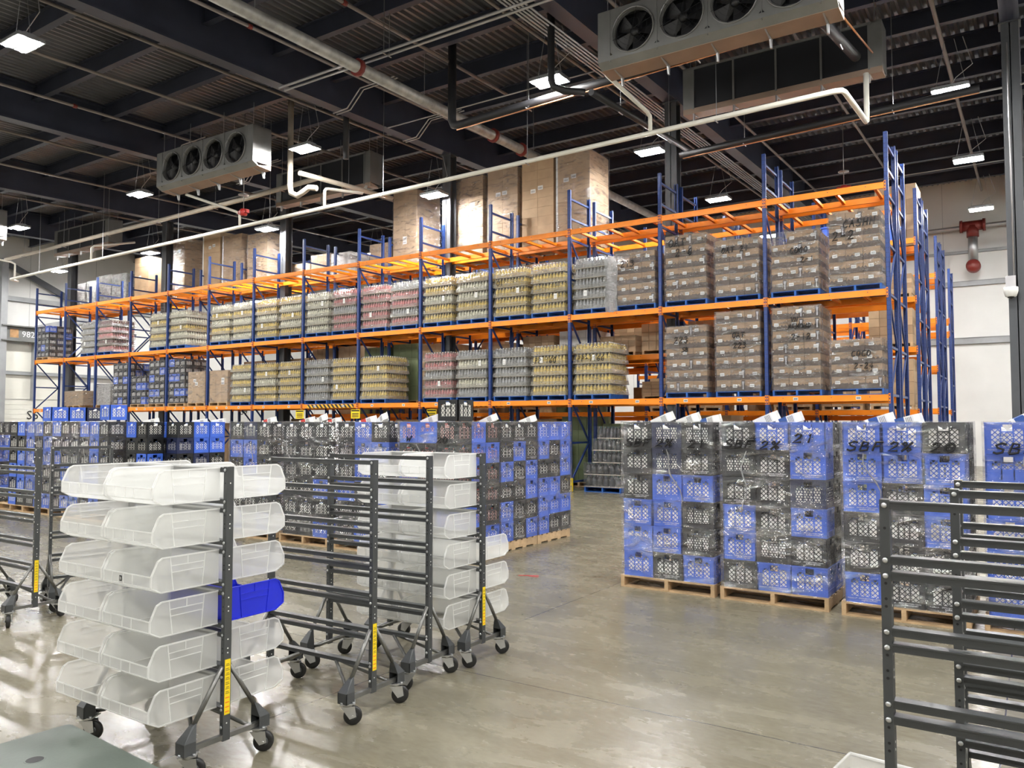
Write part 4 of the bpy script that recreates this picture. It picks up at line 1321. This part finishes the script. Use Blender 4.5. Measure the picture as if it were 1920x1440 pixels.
PWC = pallet_mesh(1.05, 1.22, 'y', 'wood')
PWL = pallet_mesh(1.03, .965, 'y', 'wood')
def crate_stack(desc, xr, y0, front, side=None, film=True, prints=False, red=False, marks=(), pal='C', seed=0):
    nx = len(front[0])
    sc = 1. if pal == 'C' else .96
    KW = globals()['KW'] * sc
    xl = xr - nx * KW
    nr = len(front)
    ny = len(side[0]) if side else 1
    grp = 'milk crates, ' + desc
    cn = {3: ['left', 'middle', 'right'], 2: ['left', 'right'], 1: ['single']}[nx]
    sn = ['near', 'middle', 'far']
    me = {'C': PWC, 'L': PWL}[pal]
    depth = 1.22 if pal == 'C' else .965
    pallet(me, 'wooden pallet under the milk crates, ' + desc, (xr - 1.04 / 2 + .0, y0 + depth / 2 - .01, 0), 'wooden pallets under the crates')
    for r in range(nr):
        z = PH + (nr - 1 - r) * KH
        lay = ORD[nr - 1 - r] if r else 'top'
        for i in range(nx):
            js = 'fs' if (i == nx - 1 and side) else 'f'
            code = front[r][i]
            p = ''
            if prints: p += 'f' if RN.random() < .6 and code in 'BK' else ''
            crate(code, xl + KW * (i + .5) + RN.uniform(-.003, .003), y0 + KW / 2 + RN.uniform(0, .006), z, '%s milk crate, %s layer, %s front column, %s' % (CCOL[code], lay, cn[i], desc), grp, RN.uniform(-.006, .006), p, js, r == 0, red, sc)
        if side:
            for j in range(1, ny):
                code = side[r][j]
                crate(code, xr - KW / 2, y0 + KW * (j + .5), z, '%s milk crate, %s layer, %s side column, %s' % (CCOL[code], lay, sn[j], desc), grp, RN.uniform(-.006, .006), 's' if prints and RN.random() < .4 and code in 'BK' else '', 's', r == 0, red, sc)
    if film:
        w, d, h = nx * KW + .026, max(ny, 3) * KW + .03, nr * KH + .012
        t = thing('stretch_wrap', 'clear film wrapped around the milk crates, ' + desc, 'stretch wrap', ((xl + xr) / 2, y0 + max(ny, 3) * KW / 2, PH - .004))
        fb = filmshell(w, d, h, .006, seed, 8, 10)
        obj('film_sheet', fb.mesh('film_sheet', 'film'), t)
        rn = random.Random(seed + 5)
        fy = -d / 2 - .012
        for (s_, mx_, mz, mh) in marks:
            marker(t, s_, mx_, fy, mz - PH, mh, mh * 1.05, .0105, .18, .35)
        # a thin twisted tail of film hanging down the front
        x0 = rn.uniform(-.45, .1)
        pts = [(x0 + .03 * math.sin(i * 1.3 + seed) + .03 * i * (seed % 2), fy - .004, h - .3 - i * .085) for i in range(8)]
        b = MB(); b.tube(pts, [.004, .007, .006, .008, .006, .007, .005, .004], 6)
        q = obj('film_tail', b.mesh('film_tail', 'filmtail'), t); q['label'] = 'twisted film tail'

SB = (('SBF', -.48, 1.54, .082), ('2%', -.12, 1.54, .08), ('21', .24, 1.535, .08))
SB2 = (('SBF', -.48, 1.54, .082), ('2%', -.12, 1.53, .082), ('21', .20, 1.60, .085))
SB3 = (('SBF', -.47, 1.535, .085), ('2%', -.12, 1.535, .085), ('20', .22, 1.535, .085))
crate_stack('first pallet right of the aisle', -2.795, 7.97, ['KNH', 'KNK', 'KBB', 'BBH', 'SBH', 'BKB'], ['HK', 'KK', 'BK', 'HK', 'HK', 'BK'], True, True, False, SB, 'C', 1)
crate_stack('second pallet right of the aisle', -1.685, 7.97, ['KBS', 'HKB', 'KKN', 'BKB', 'BHK', 'KBB'], ['SKK', 'BKK', 'NKK', 'BKN', 'KKK', 'BBB'], True, True, False, SB2, 'C', 2)
crate_stack('third pallet right of the aisle', -.515, 7.93, ['BBK', 'BBB', 'BKB', 'KKB', 'KKK', 'BKK'], ['KKK', 'BKK', 'BKK', 'BKK', 'KKK', 'KKK'], True, True, False, SB3, 'C', 3)
crate_stack('pallet cut by the right edge', .63, 8.0, ['BBK', 'SBB', 'BKB', 'BBB', 'BKB', 'BBK'], None, True, True, False, (('SBF', -.45, 1.53, .088), ('2%', -.08, 1.535, .085)), 'C', 4)
crate_stack('front pallet at left aisle corner', -6.18, 8.05, ['BSK', 'KKH', 'BKK', 'KBK', 'KKB', 'BKK'], ['KBK', 'NBB', 'KBK', 'BKK', 'KBK', 'KKB'], True, False, True, (('W', -.34, 1.545, .07), ('20', .17, 1.53, .075)), 'L', 5)
crate_stack('middle aisle-side pallet on left', -6.175, 9.04, ['KKK', 'KKK', 'KBB', 'BKK', 'BKB', 'KBB'], ['KKK', 'KBK', 'BKB', 'KKB', 'BKK', 'BKB'], True, True, True, (), 'L', 6)
crate_stack('rear aisle-side pallet on left', -6.17, 10.02, ['KKB', 'KKB', 'BBK', 'BBB', 'KBB', 'KBB'], ['BBB', 'BKB', 'KKB', 'BBK', 'BBB', 'BKK'], True, False, True, (), 'L', 7)
crate_stack('second front pallet left of aisle', -7.355, 8.07, ['KBK', 'HBB', 'KBK', 'BKB', 'KKB', 'KBK'], ['KK', 'BK', 'KK', 'BK', 'BK', 'KK'], True, False, True, (), 'L', 8)
crate_stack('third front pallet left of aisle', -8.51, 8.07, ['KKK', 'KKK', 'KKK', 'KKB', 'KKK', 'KHB'], ['KK', 'KK', 'KK', 'KK', 'KK', 'KK'], True, False, True, (), 'L', 9)
crate_stack('fourth front pallet left of aisle', -9.77, 8.07, ['KNK', 'BBK', 'KBK', 'KKB', 'KKK', 'BKB'], ['KK', 'KK', 'KK', 'BK', 'KK', 'BK'], True, False, True, (), 'L', 10)
crate_stack('unwrapped pallet right of black columns', -12.5, 8.3, ['BBK', 'KKN', 'KKK', 'BKK', 'KKB', 'KBK'], ['KBB', 'NBB', 'KNK', 'KBK', 'BKK', 'KKB'], False, False, False, (), 'L', 11)
crate_stack('unwrapped pair of columns at left', -12.9, 7.98, ['BK', 'KK', 'KB', 'KK', 'BK', 'KB'], ['KK', 'KK', 'BK', 'KK', 'KB', 'BK'], False, False, False, (), 'L', 12)
crate_stack('wrapped pallet under single blue crate', -13.87, 7.85, ['BBK', 'KBK', 'KBK', 'BBK', 'KBK', 'KBK'], ['HH', 'KK', 'KK', 'KK', 'BK', 'KK'], True, False, False, (), 'L', 13)
crate_stack('wrapped pallet behind left empty cart', -14.88, 7.85, ['BKK', 'KKK', 'BKK', 'KBK', 'KKB', 'KBB'], None, True, False, False, (), 'L', 14)
crate_stack('wrapped pallet under the three crates', -15.88, 7.85, ['BBK', 'BKB', 'BKB', 'BBK', 'BSK', 'KBB'], None, True, False, False, (), 'L', 15)
crate_stack('unwrapped two-column pallet far left', -16.9, 7.85, ['KB', 'KK', 'KB', 'BB', 'NB', 'BK'], ['KK', 'BK', 'KK', 'BK', 'KK', 'KK'], False, False, False, (), 'L', 16)
crate_stack('pallet at the left edge', -18.2, 7.85, ['KBK', 'BKB', 'KKB', 'BBK', 'KKB', 'KBK'], None, True, False, False, (), 'L', 17)
ZT = PH + 6 * KH
for code, x, y, dz, w in (('B', -16.07, 8.02, 0, 'nearest of the row of three at left'), ('B', -16.07, 8.36, 0, 'middle of the row of three at left'), ('N', -16.07, 8.70, 0, 'farthest of the row of three at left'),
                          ('S', -14.04, 8.03, .02, 'alone beside the row of three'), ('K', -6.35, 8.25, 0, 'above the left aisle corner')):
    crate(code, x, y, ZT + .012 + dz, '%s milk crate standing on top of the stacks, %s' % (CCOL[code], w), None, 0, ('f',) if code == 'K' else ('s',), 'fs', True, code == 'K')

# gable-top cartons sticking out of the top crates
b = MB()
w = .047
b.bx(-w, w, -w, w, 0, .19)
b.prism([(-w, .19), (w, .19), (.004, .235), (-.004, .235)], -w, w, 'x')
b.bx(-w, w, -.004, .004, .23, .262)
b.bx(-w - .0008, w + .0008, -w - .0008, w + .0008, .03, .11, 1)
for i in range(4): b.bx(-.034, .034, -w - .0012, -w, .125 + i * .014, .132 + i * .014, 2)
GC = b.mesh('milk_carton', 'paper', 'jugblue', 'greyprint')
GCP = b.mesh('milk_carton_plain', 'paper', 'paper', 'greyprint')
GCR = b.mesh('milk_carton_red', 'paper', 'jugred', 'greyprint')
def poke(x, y, me, tilt, rz, w, lift=-.03):
    o = obj('milk_carton', me, None, (x, y, ZT + lift), (0, 0, 0))
    o.rotation_euler = Euler((0, tilt, rz))
    tag(o, w, 'milk carton', 'milk cartons lying on the top crates')
NAMEC = {id(GC): 'blue-printed white', id(GCP): 'plain white', id(GCR): 'red-printed white'}
for x, y, me, tilt, rz, w in ((-3.55, 8.2, GCP, 1.15, .1, 'in the second crate of the first pallet right of the aisle'), (-3.25, 8.2, GCP, 1.2, 0, 'in the third crate of the first pallet right of the aisle'), (-3.02, 8.25, GC, 1.3, -.2, 'at the right end of the first pallet right of the aisle'),
                              (-2.42, 8.2, GCP, 1.15, .1, 'left on the second pallet right of the aisle'), (-2.18, 8.2, GC, 1.2, -.1, 'right on the second pallet right of the aisle'),
                              (-1.36, 8.2, GC, 1.25, .2, 'left on the third pallet right of the aisle'), (-1.12, 8.2, GC, 1.3, -.1, 'right on the third pallet right of the aisle'), (-.18, 8.3, GC, 1.1, .2, 'on the pallet cut by the right edge'),
                              (-9.0, 8.3, GCP, 1.1, -.1, 'on the third front pallet left of aisle'), (-8.1, 8.3, GCR, 1.25, .3, 'on the left of the second front pallet left of aisle'), (-7.75, 8.3, GCP, 1.05, -.3, 'on the right of the second front pallet left of aisle'),
                              (-6.95, 8.3, GCP, 1.2, .2, 'left of the single black crate'), (-6.4, 8.9, GCP, 1.15, .2, 'right of the single black crate'), (-6.4, 9.9, GCP, 1.2, .2, 'on the middle pallet of the three along the aisle'),
                              (-9.35, 8.3, GCR, 1.3, .2, 'on the left of the third front pallet left of aisle'), (-10.2, 8.3, GCR, 1.3, .1, 'on the fourth front pallet left of aisle'), (-8.75, 8.3, GCR, 1.35, 0, 'at the right of the third front pallet left of aisle'), (-7.1, 8.6, GCR, 1.3, .2, 'behind the crate marked W'),
                              (-13.2, 8.1, GCP, 1.35, .9, 'on the unwrapped pair of columns'), (-12.65, 8.7, GCP, 1.4, 1.2, 'on the near part of the unwrapped pallet'), (-12.65, 9.1, GCP, 1.35, 1.3, 'on the far part of the unwrapped pallet')):
    poke(x, y, me, tilt, rz, '%s carton tilted %s' % (NAMEC[id(me)], w))

# crate loads on the racks: the rest of the crates, one uncounted stock
def rack_crates(k, slot, li, nr, pat, dx=0, lab=''):
    x, yc, z = slot_x(k, slot) + dx, Y0 + .51, zbase(li)
    pallet(PWOOD, 'bare wood pallet under the rack load of crates, %s' % lab, (x, yc, z), None)
    for r in range(nr):
        for i in range(3):
            for j in range(3):
                if j and i < 2: continue
                code = pat[(r * 5 + i * 3 + j * 7) % len(pat)]
                s_ = MB(); s_.add(CSIMPLE, Matrix()); s_.m = [CIDX[code]] * len(s_.f)
                T = Matrix.Translation((x + (i - 1) * KW, yc + (j - 1) * KW, z + PH + r * KH))
                stockc.add(s_, T)
                for jj in (-.078, .078):
                    if j == 0: stockj.add(jb, T @ Matrix.Translation((jj, -.085, .012)) @ Matrix.Diagonal((1, 1, .86, 1)))
                    if i == 2: stockj.add(jb, T @ Matrix.Translation((.085, jj, .012)) @ Matrix.Diagonal((1, 1, .86, 1)))
    t = thing('stretch_wrap', 'clear film around the rack load of crates, %s' % lab, 'stretch wrap', (x, yc, z + PH))
    fb = filmshell(3 * KW + .03, 3 * KW + .03, nr * KH + .01, .008, k * 3 + li, 8, 8)
    obj('film_sheet', fb.mesh('film_sheet', 'film'), t)
rack_crates(13, 'L', L3, 5, 'KKKKKNKKB', .0, 'upper shelf at the far left end')
rack_crates(11, 'R', L2, 6, 'KKKBKK', 0, 'tall and leftmost on the lower shelf')
rack_crates(10, 'L', L2, 4, 'KKBKKKB', 0, 'low one on the lower shelf')
rack_crates(10, 'R', L2, 6, 'KBKKKBK', 0, 'second from right of the grey-blue ones')
rack_crates(9, 'L', L2, 6, 'KBKKBKK', 0, 'rightmost, beside the low tan boxes')
if stockc.f:
    o = obj('milk_crate_stock', stockc.mesh('crate_stock', 'cblue', 'cblack', 'cnavy'))
    tag(o, 'remaining blue and black milk crates in far rack loads and hindmost pallets', 'milk crates', None, 'stuff')
if stockj.f:
    o = obj('milk_container_stock', stockj.mesh('jug_stock', 'jug', 'jugblue'))
    tag(o, 'remaining white milk containers inside the farther crates', 'milk containers', None, 'stuff')

# ------------------------------------------------------------------ bin carts
RAILS = [1.543] + [v for k in range(6) for v in ((1.375 - .217 * k,) if k == 5 else (1.375 - .217 * k, 1.328 - .217 * k))]
def caster_parts():
    f = MB()
    f.bx(-.045, .045, -.045, .045, .128, .134); f.lathe([(.03, .112), (.034, .128)], 14)
    for s in (-1, 1):
        f.prism([(-.04, .114), (.042, .114), (.05, .052), (.012, .04)], s * .026 - .002, s * .026 + .002, 'y')
    f.tube([(.03, -.034, .055), (.03, .034, .055)], .008, 8)
    for sx in (-1, 1):
        for sy in (-1, 1): f.lathe([(.008, .134), (.008, .142)], 8, (sx * .034, sy * .034, 0))
    w = MB()
    w.lathe([(.03, -.014), (.05, -.015), (.055, -.009), (.055, .009), (.05, .015), (.03, .014)], 24, (.03, 0, .055), 0, 'y')
    w.lathe([(.012, -.019), (.03, -.013), (.03, .013), (.012, .019)], 16, (.03, 0, .055), 1, 'y')
    return f.mesh('caster_fork', 'zinc'), w.mesh('caster_wheel', 'rubber', 'cart')
CF, CWH = caster_parts()
def cart(label, loc, rz, L=.93, sticker=True, rots=(.7, .9, 3.9, .6), rails=None):
    t = thing('bin_cart', label, 'bin cart', loc, rz, 'charcoal bin carts')
    h = L / 2
    b = MB()
    b.bx(-.014, .014, -.022, .022, .13, 1.56)
    holes = [z - .07 for z in RAILS] + [z - .14 for z in RAILS[1::2]]
    for z in holes:
        if z > .2:
            b.lathe([(.0045, -.0005), (.0045, .0005)], 8, (0, -.0222, z), 1, 'y')
            for s in (-1, 1): b.lathe([(.004, -.0005), (.004, .0005)], 8, (s * .0142, .0, z), 2, 'x')
    pmesh = b.mesh('post', 'cart', 'ink', 'paper')
    b = MB()
    for z in RAILS:
        b.lathe([(.0088, -.002), (.0075, -.006), (.003, -.007)], 10, (0, -.022, z), 0, 'y')
    for z in (.2, .31): b.lathe([(.0088, -.002), (.0075, -.006), (.003, -.007)], 10, (0, -.022, z), 0, 'y')
    bolt = b.mesh('bolts', 'zinc')
    for s in (-1, 1):
        p = obj('post', pmesh, t, (s * h, 0, 0))
        q = obj('bolts', bolt, p); q['label'] = 'zinc bolt heads'
    b = MB()
    b.bx(-h + .014, h - .014, -.02, .02, -.013, .013); b.bx(-h + .014, h - .014, -.024, -.02, .008, .013)
    rm = b.mesh('rail', 'cart')
    for z in RAILS: obj('rail', rm, t, (0, 0, z))
    b = MB(); b.bx(-.0125, .0125, -.26, .26, .138, .163)
    bb = b.mesh('base_bar', 'carttube')
    b = MB(); b.tube([(0, -.185, .265), (0, -.022, .515)], .0125, 8)
    br1 = b.mesh('brace', 'carttube')
    b = MB()
    b.bx(-.036, .036, -.263, -.255, .132, .195); b.bx(-.036, -.032, -.263, -.195, .132, .195); b.bx(.032, .036, -.263, -.195, .132, .195)
    lo = [(-.036, -.263, .195), (.036, -.263, .195), (.036, -.195, .195), (-.036, -.195, .195)]
    hi = [(-.013, -.205, .262), (.013, -.205, .262), (.013, -.178, .275), (-.013, -.178, .275)]
    for q in range(4): b.face([lo[q], lo[(q + 1) % 4], hi[(q + 1) % 4], hi[q]])
    b.face(hi)
    bk = b.mesh('end_bracket', 'cart')
    k = 0
    for s in (-1, 1):
        obj('base_bar', bb, t, (s * h, 0, 0))
        for sy in (0, PI):
            obj('end_bracket', bk, t, (s * h, 0, 0), (0, 0, sy)); obj('brace', br1, t, (s * h, 0, 0), (0, 0, sy))
            c = obj('caster', CF, t, (s * h, -.215 if sy == 0 else .215, 0), (0, 0, rots[k])); k += 1
            obj('wheel', CWH, c)
        for sy in (-1, 1):
            b = MB(); b.tube([(s * (h - .01), sy * .17, .152), (s * (h - .05), sy * .155, .16), (s * (h * .35), sy * .01, RAILS[-1] - .012)], .011, 8)
            obj('stringer', b.mesh('stringer', 'carttube'), t)
    if sticker:
        b = MB(); b.bx(-.0006, .0006, -.017, .017, 0, .285)
        for i in range(11):
            z0 = .012 + i * .024
            b.bx(.0006, .0012, -.012, .012, z0, z0 + (.006 if i < 4 else .0025), 1 if i < 4 else 2)
            if i >= 4: b.bx(.0006, .0012, -.012 + .002 * (i % 3), .009, z0 + .008, z0 + .0105, 2)
        q = obj('warning_label', b.mesh('warning_label', 'yellow', 'stickred', 'ink'), t, (h + .0155, 0, .265)); q['label'] = 'yellow instruction sticker'
    return t

# translucent bins
BWD, BDP, BHT = .432, .385, .172
def bin_mesh(mat, rib):
    b = MB()
    w = BWD / 2 - .008
    t = .0025
    prof = [(0, 0), (-.33, 0), (-BDP, .032), (-BDP, .086), (-.352, .158), (-.33, BHT), (0, BHT)]
    for s in (-1, 1):
        b.prism(prof, s * w - t / 2, s * w + t / 2, 'x')
    b.bx(-w, w, -t / 2, t / 2, 0, BHT); b.bx(-w, w, -.33, 0, 0, t)
    b.prism([(-.33, 0), (-BDP, .032), (-BDP + .001, .0345), (-.33, t)], -w, w, 'x'); b.bx(-w, w, -BDP, -BDP + t, .032, .086)
    # thick rim, lip and corner ribs
    e = .009
    edge = [(0, BHT), (-.325, BHT), (-.352, .158), (-BDP, .086), (-BDP, .032), (-.33, .002)]
    for s in (-1, 1):
        for (ya, za), (yb, zb) in zip(edge, edge[1:]):
            b.bar((s * w, ya, za), (s * w, yb, zb), e, e * .7, 1)
        b.bar((s * w, -.33, .002), (s * w, 0, .002), e, e * .7, 1)
        o = s * (w + .002)
        b.bar((o, -.10, .004), (o, -.085, BHT), .006, .004, 1); b.bar((o, -.265, .004), (o, -.285, BHT), .006, .004, 1)
        b.bar((o, -.09, .128), (o, -.278, .128), .004, .004, 1); b.bar((o, -.095, .095), (o, -.272, .095), .004, .004, 1)
        b.bar((o, -.185, .128), (o, -.185, BHT), .004, .004, 1)
    b.bar((-w, 0, BHT), (w, 0, BHT), .012, e, 1); b.bar((-w, -BDP, .086), (w, -BDP, .086), e * .6, e * .6, 1); b.bar((-w, -BDP, .032), (w, -BDP, .032), e * .6, e * .6, 1)
    for x in (-.13, -.03, .05): b.bar((x, -BDP - .001, .032), (x, -BDP - .001, .086), .004, .003, 1)
    b.bar((-w, -.33, .002), (w, -.33, .002), e, e * .6, 1)
    b.bx(-.16, .16, -.001, .009, BHT - .01, BHT + .004, 1)
    return b.mesh('bin', mat, rib)
BINC, BINB = bin_mesh('bin', 'binrib'), bin_mesh('binblue', 'binblue')
ROWN = ['top', 'second', 'third', 'fourth', 'fifth', 'bottom']
def put_bins(cx, cy, rz, front, rear, name, blue=()):
    T = Matrix.Translation((cx, cy, 0)) @ Matrix.Rotation(rz, 4, 'Z')
    for side, rows in (('front', front), ('rear', rear)):
        for r, c in rows:
            lx = (-.226, .216)[c]
            rr = rz + RN.uniform(-.008, .008)
            z = 1.383 - .217 * r
            if side == 'front': p = T @ Vector((lx, -.026, z))
            else: p = T @ Vector((lx, .026, z)); rr += PI
            isb = side == 'rear' and (r, c) in blue
            o = obj('storage_bin', BINB if isb else BINC, None, p, (0, 0, rr))
            lab = '%s bin, %s row, %s column, %s side of %s' % ('solid blue' if isb else 'translucent white', ROWN[r], ('left', 'right')[c], side, name)
            tag(o, lab, 'storage bin', 'bins on ' + name)
            if side == 'front' and (r, c) == (2, 1) and 'nearest' in name:
                b = MB(); b.bx(-.011, .011, -.001, 0, -.014, .014)
                q = obj('sticker', b.mesh('sticker', 'ink'), o, (-.05, -BDP - .003, .058))
                text('sticker_letter', 'B', .022, 'paper', q, (-.007, -.0012, -.008), (PI / 2, 0, 0), ext=.0002)
full = [(r, c) for r in range(6) for c in range(2)]
A = (-4.065, 2.70, .0)
cart('charcoal cart loaded with translucent bins, nearest on the left', (A[0], A[1], 0), 0, .93, True, (.5, 3.6, .8, .7))
put_bins(A[0], A[1], 0, full, full, 'the nearest cart', ((3, 1), (3, 0)))
cart('empty charcoal cart standing in the middle, behind the nearest loaded cart', (-3.93, 3.66, 0), .02, .93, True, (.9, .6, .75, .8))
cart('empty charcoal cart between the front empty cart and the rear loaded one', (-4.03, 4.31, 0), .05, .93, False, (.8, 3.8, 3.7, .7))
cart('charcoal cart loaded with translucent bins behind the two empty carts', (-4.0, 4.93, 0), 0, .93, True, (.5, 3.5, .7, .8))
put_bins(-4.0, 4.93, 0, full, [(3, 1), (4, 1), (5, 1), (3, 0), (4, 0)], 'the rear loaded cart')
cart('empty charcoal cart cut by the left edge of the view', (-8.04, 3.64, 0), 0, .93, True, (.3, 1.9, -.5, 2.))
cart('empty narrow charcoal cart seen behind the left-edge one', (-7.92, 4.22, 0), 1.24, .52, False, (.3, 1.9, -.5, 2.))
cart('nearest empty charcoal cart at the right edge, tall front post', (.067, 2.70, 0), -.0, .93, False)
cart('second empty charcoal cart at the right edge', (.215, 3.24, 0), 0, .93, False)
cart('third and farthest empty charcoal cart at the right edge', (.19, 3.75, 0), 0, .93, False)
o = obj('storage_bin', BINC, None, (-.60, 4.2, .002), (0, 0, -.12)); tag(o, 'translucent bin on the floor at the bottom right, mostly out of view', 'storage bin')

# dark green platform truck at the bottom left
t = thing('platform_truck', 'dark green plastic platform truck at the bottom left corner', 'platform truck', (-4.06, 2.14, 0), -.06)
b = MB()
DX, DY, r = 1.5, .78, .03
out = []
for cx, cy, a0 in ((r, -r, PI / 2), (r, -DY + r, PI), (DX - r, -DY + r, 1.5 * PI), (DX - r, -r, 0)):
    for i in range(6): out.append((cx + r * math.cos(a0 + i * PI / 10), cy + r * math.sin(a0 + i * PI / 10)))
b.prism(out, .20, .285, 'z')
inn = [(.0 + (x - DX / 2) * .985 + DX / 2, (y + DY / 2) * .97 - DY / 2) for x, y in out]
b.prism(inn, .285, .30, 'z')
hx, hy = .33, -.30
b.lathe([(.044, .3004), (.043, .3007)], 20, (hx, hy, 0), 0)
b.lathe([(.036, .3008), (.034, .3010)], 20, (hx, hy, 0), 2)
obj('deck', b.mesh('deck', 'green', 'cart', 'ink'), t)
for x in (.15, DX - .15):
    for y in (-.15, -DY + .15):
        c = obj('caster', CF, t, (x, y, 0), (0, 0, .7)); c.scale = (1.2, 1.2, 1.48)
        obj('wheel', CWH, c)

# red scrap of tape on the floor
b = MB(); b.bx(-.12, .12, -.02, .02, .0005, .002, 0, Matrix.Rotation(.5, 4, 'Z')); b.bx(.02, .14, -.03, .0, .0005, .002, 0)
o = obj('floor_tape', b.mesh('floor_tape', 'red'), None, (-5.0, 7.9, 0)); tag(o, 'small red piece of tape on the floor by the left crates', 'floor tape')

# ------------------------------------------------------------------ camera, world, colour
cam = D.cameras.new('camera')
cam.sensor_width = 36.; cam.lens = 1482.6 / 1920 * 36
cam.clip_start = .05; cam.clip_end = 200
co = D.objects.new('camera', cam); COL.objects.link(co)
co.location = (0, 0, 1.8); co.rotation_euler = (PI / 2 + .0476051, 0, .5850085)
SC.camera = co
w = D.worlds.new('world'); SC.world = w; w.use_nodes = True
w.node_tree.nodes['Background'].inputs[0].default_value = (.5, .52, .55, 1)
w.node_tree.nodes['Background'].inputs[1].default_value = .3
SC.view_settings.view_transform = 'Standard'
SC.view_settings.look = 'None'
SC.view_settings.gamma = 1.
SC.view_settings.exposure = 0.
SC.view_settings.use_curve_mapping = False
cy = SC.cycles
cy.max_bounces = 9; cy.diffuse_bounces = 7; cy.glossy_bounces = 3; cy.transmission_bounces = 4; cy.transparent_max_bounces = 18
cy.sample_clamp_indirect = 6.; cy.caustics_reflective = False; cy.caustics_refractive = False
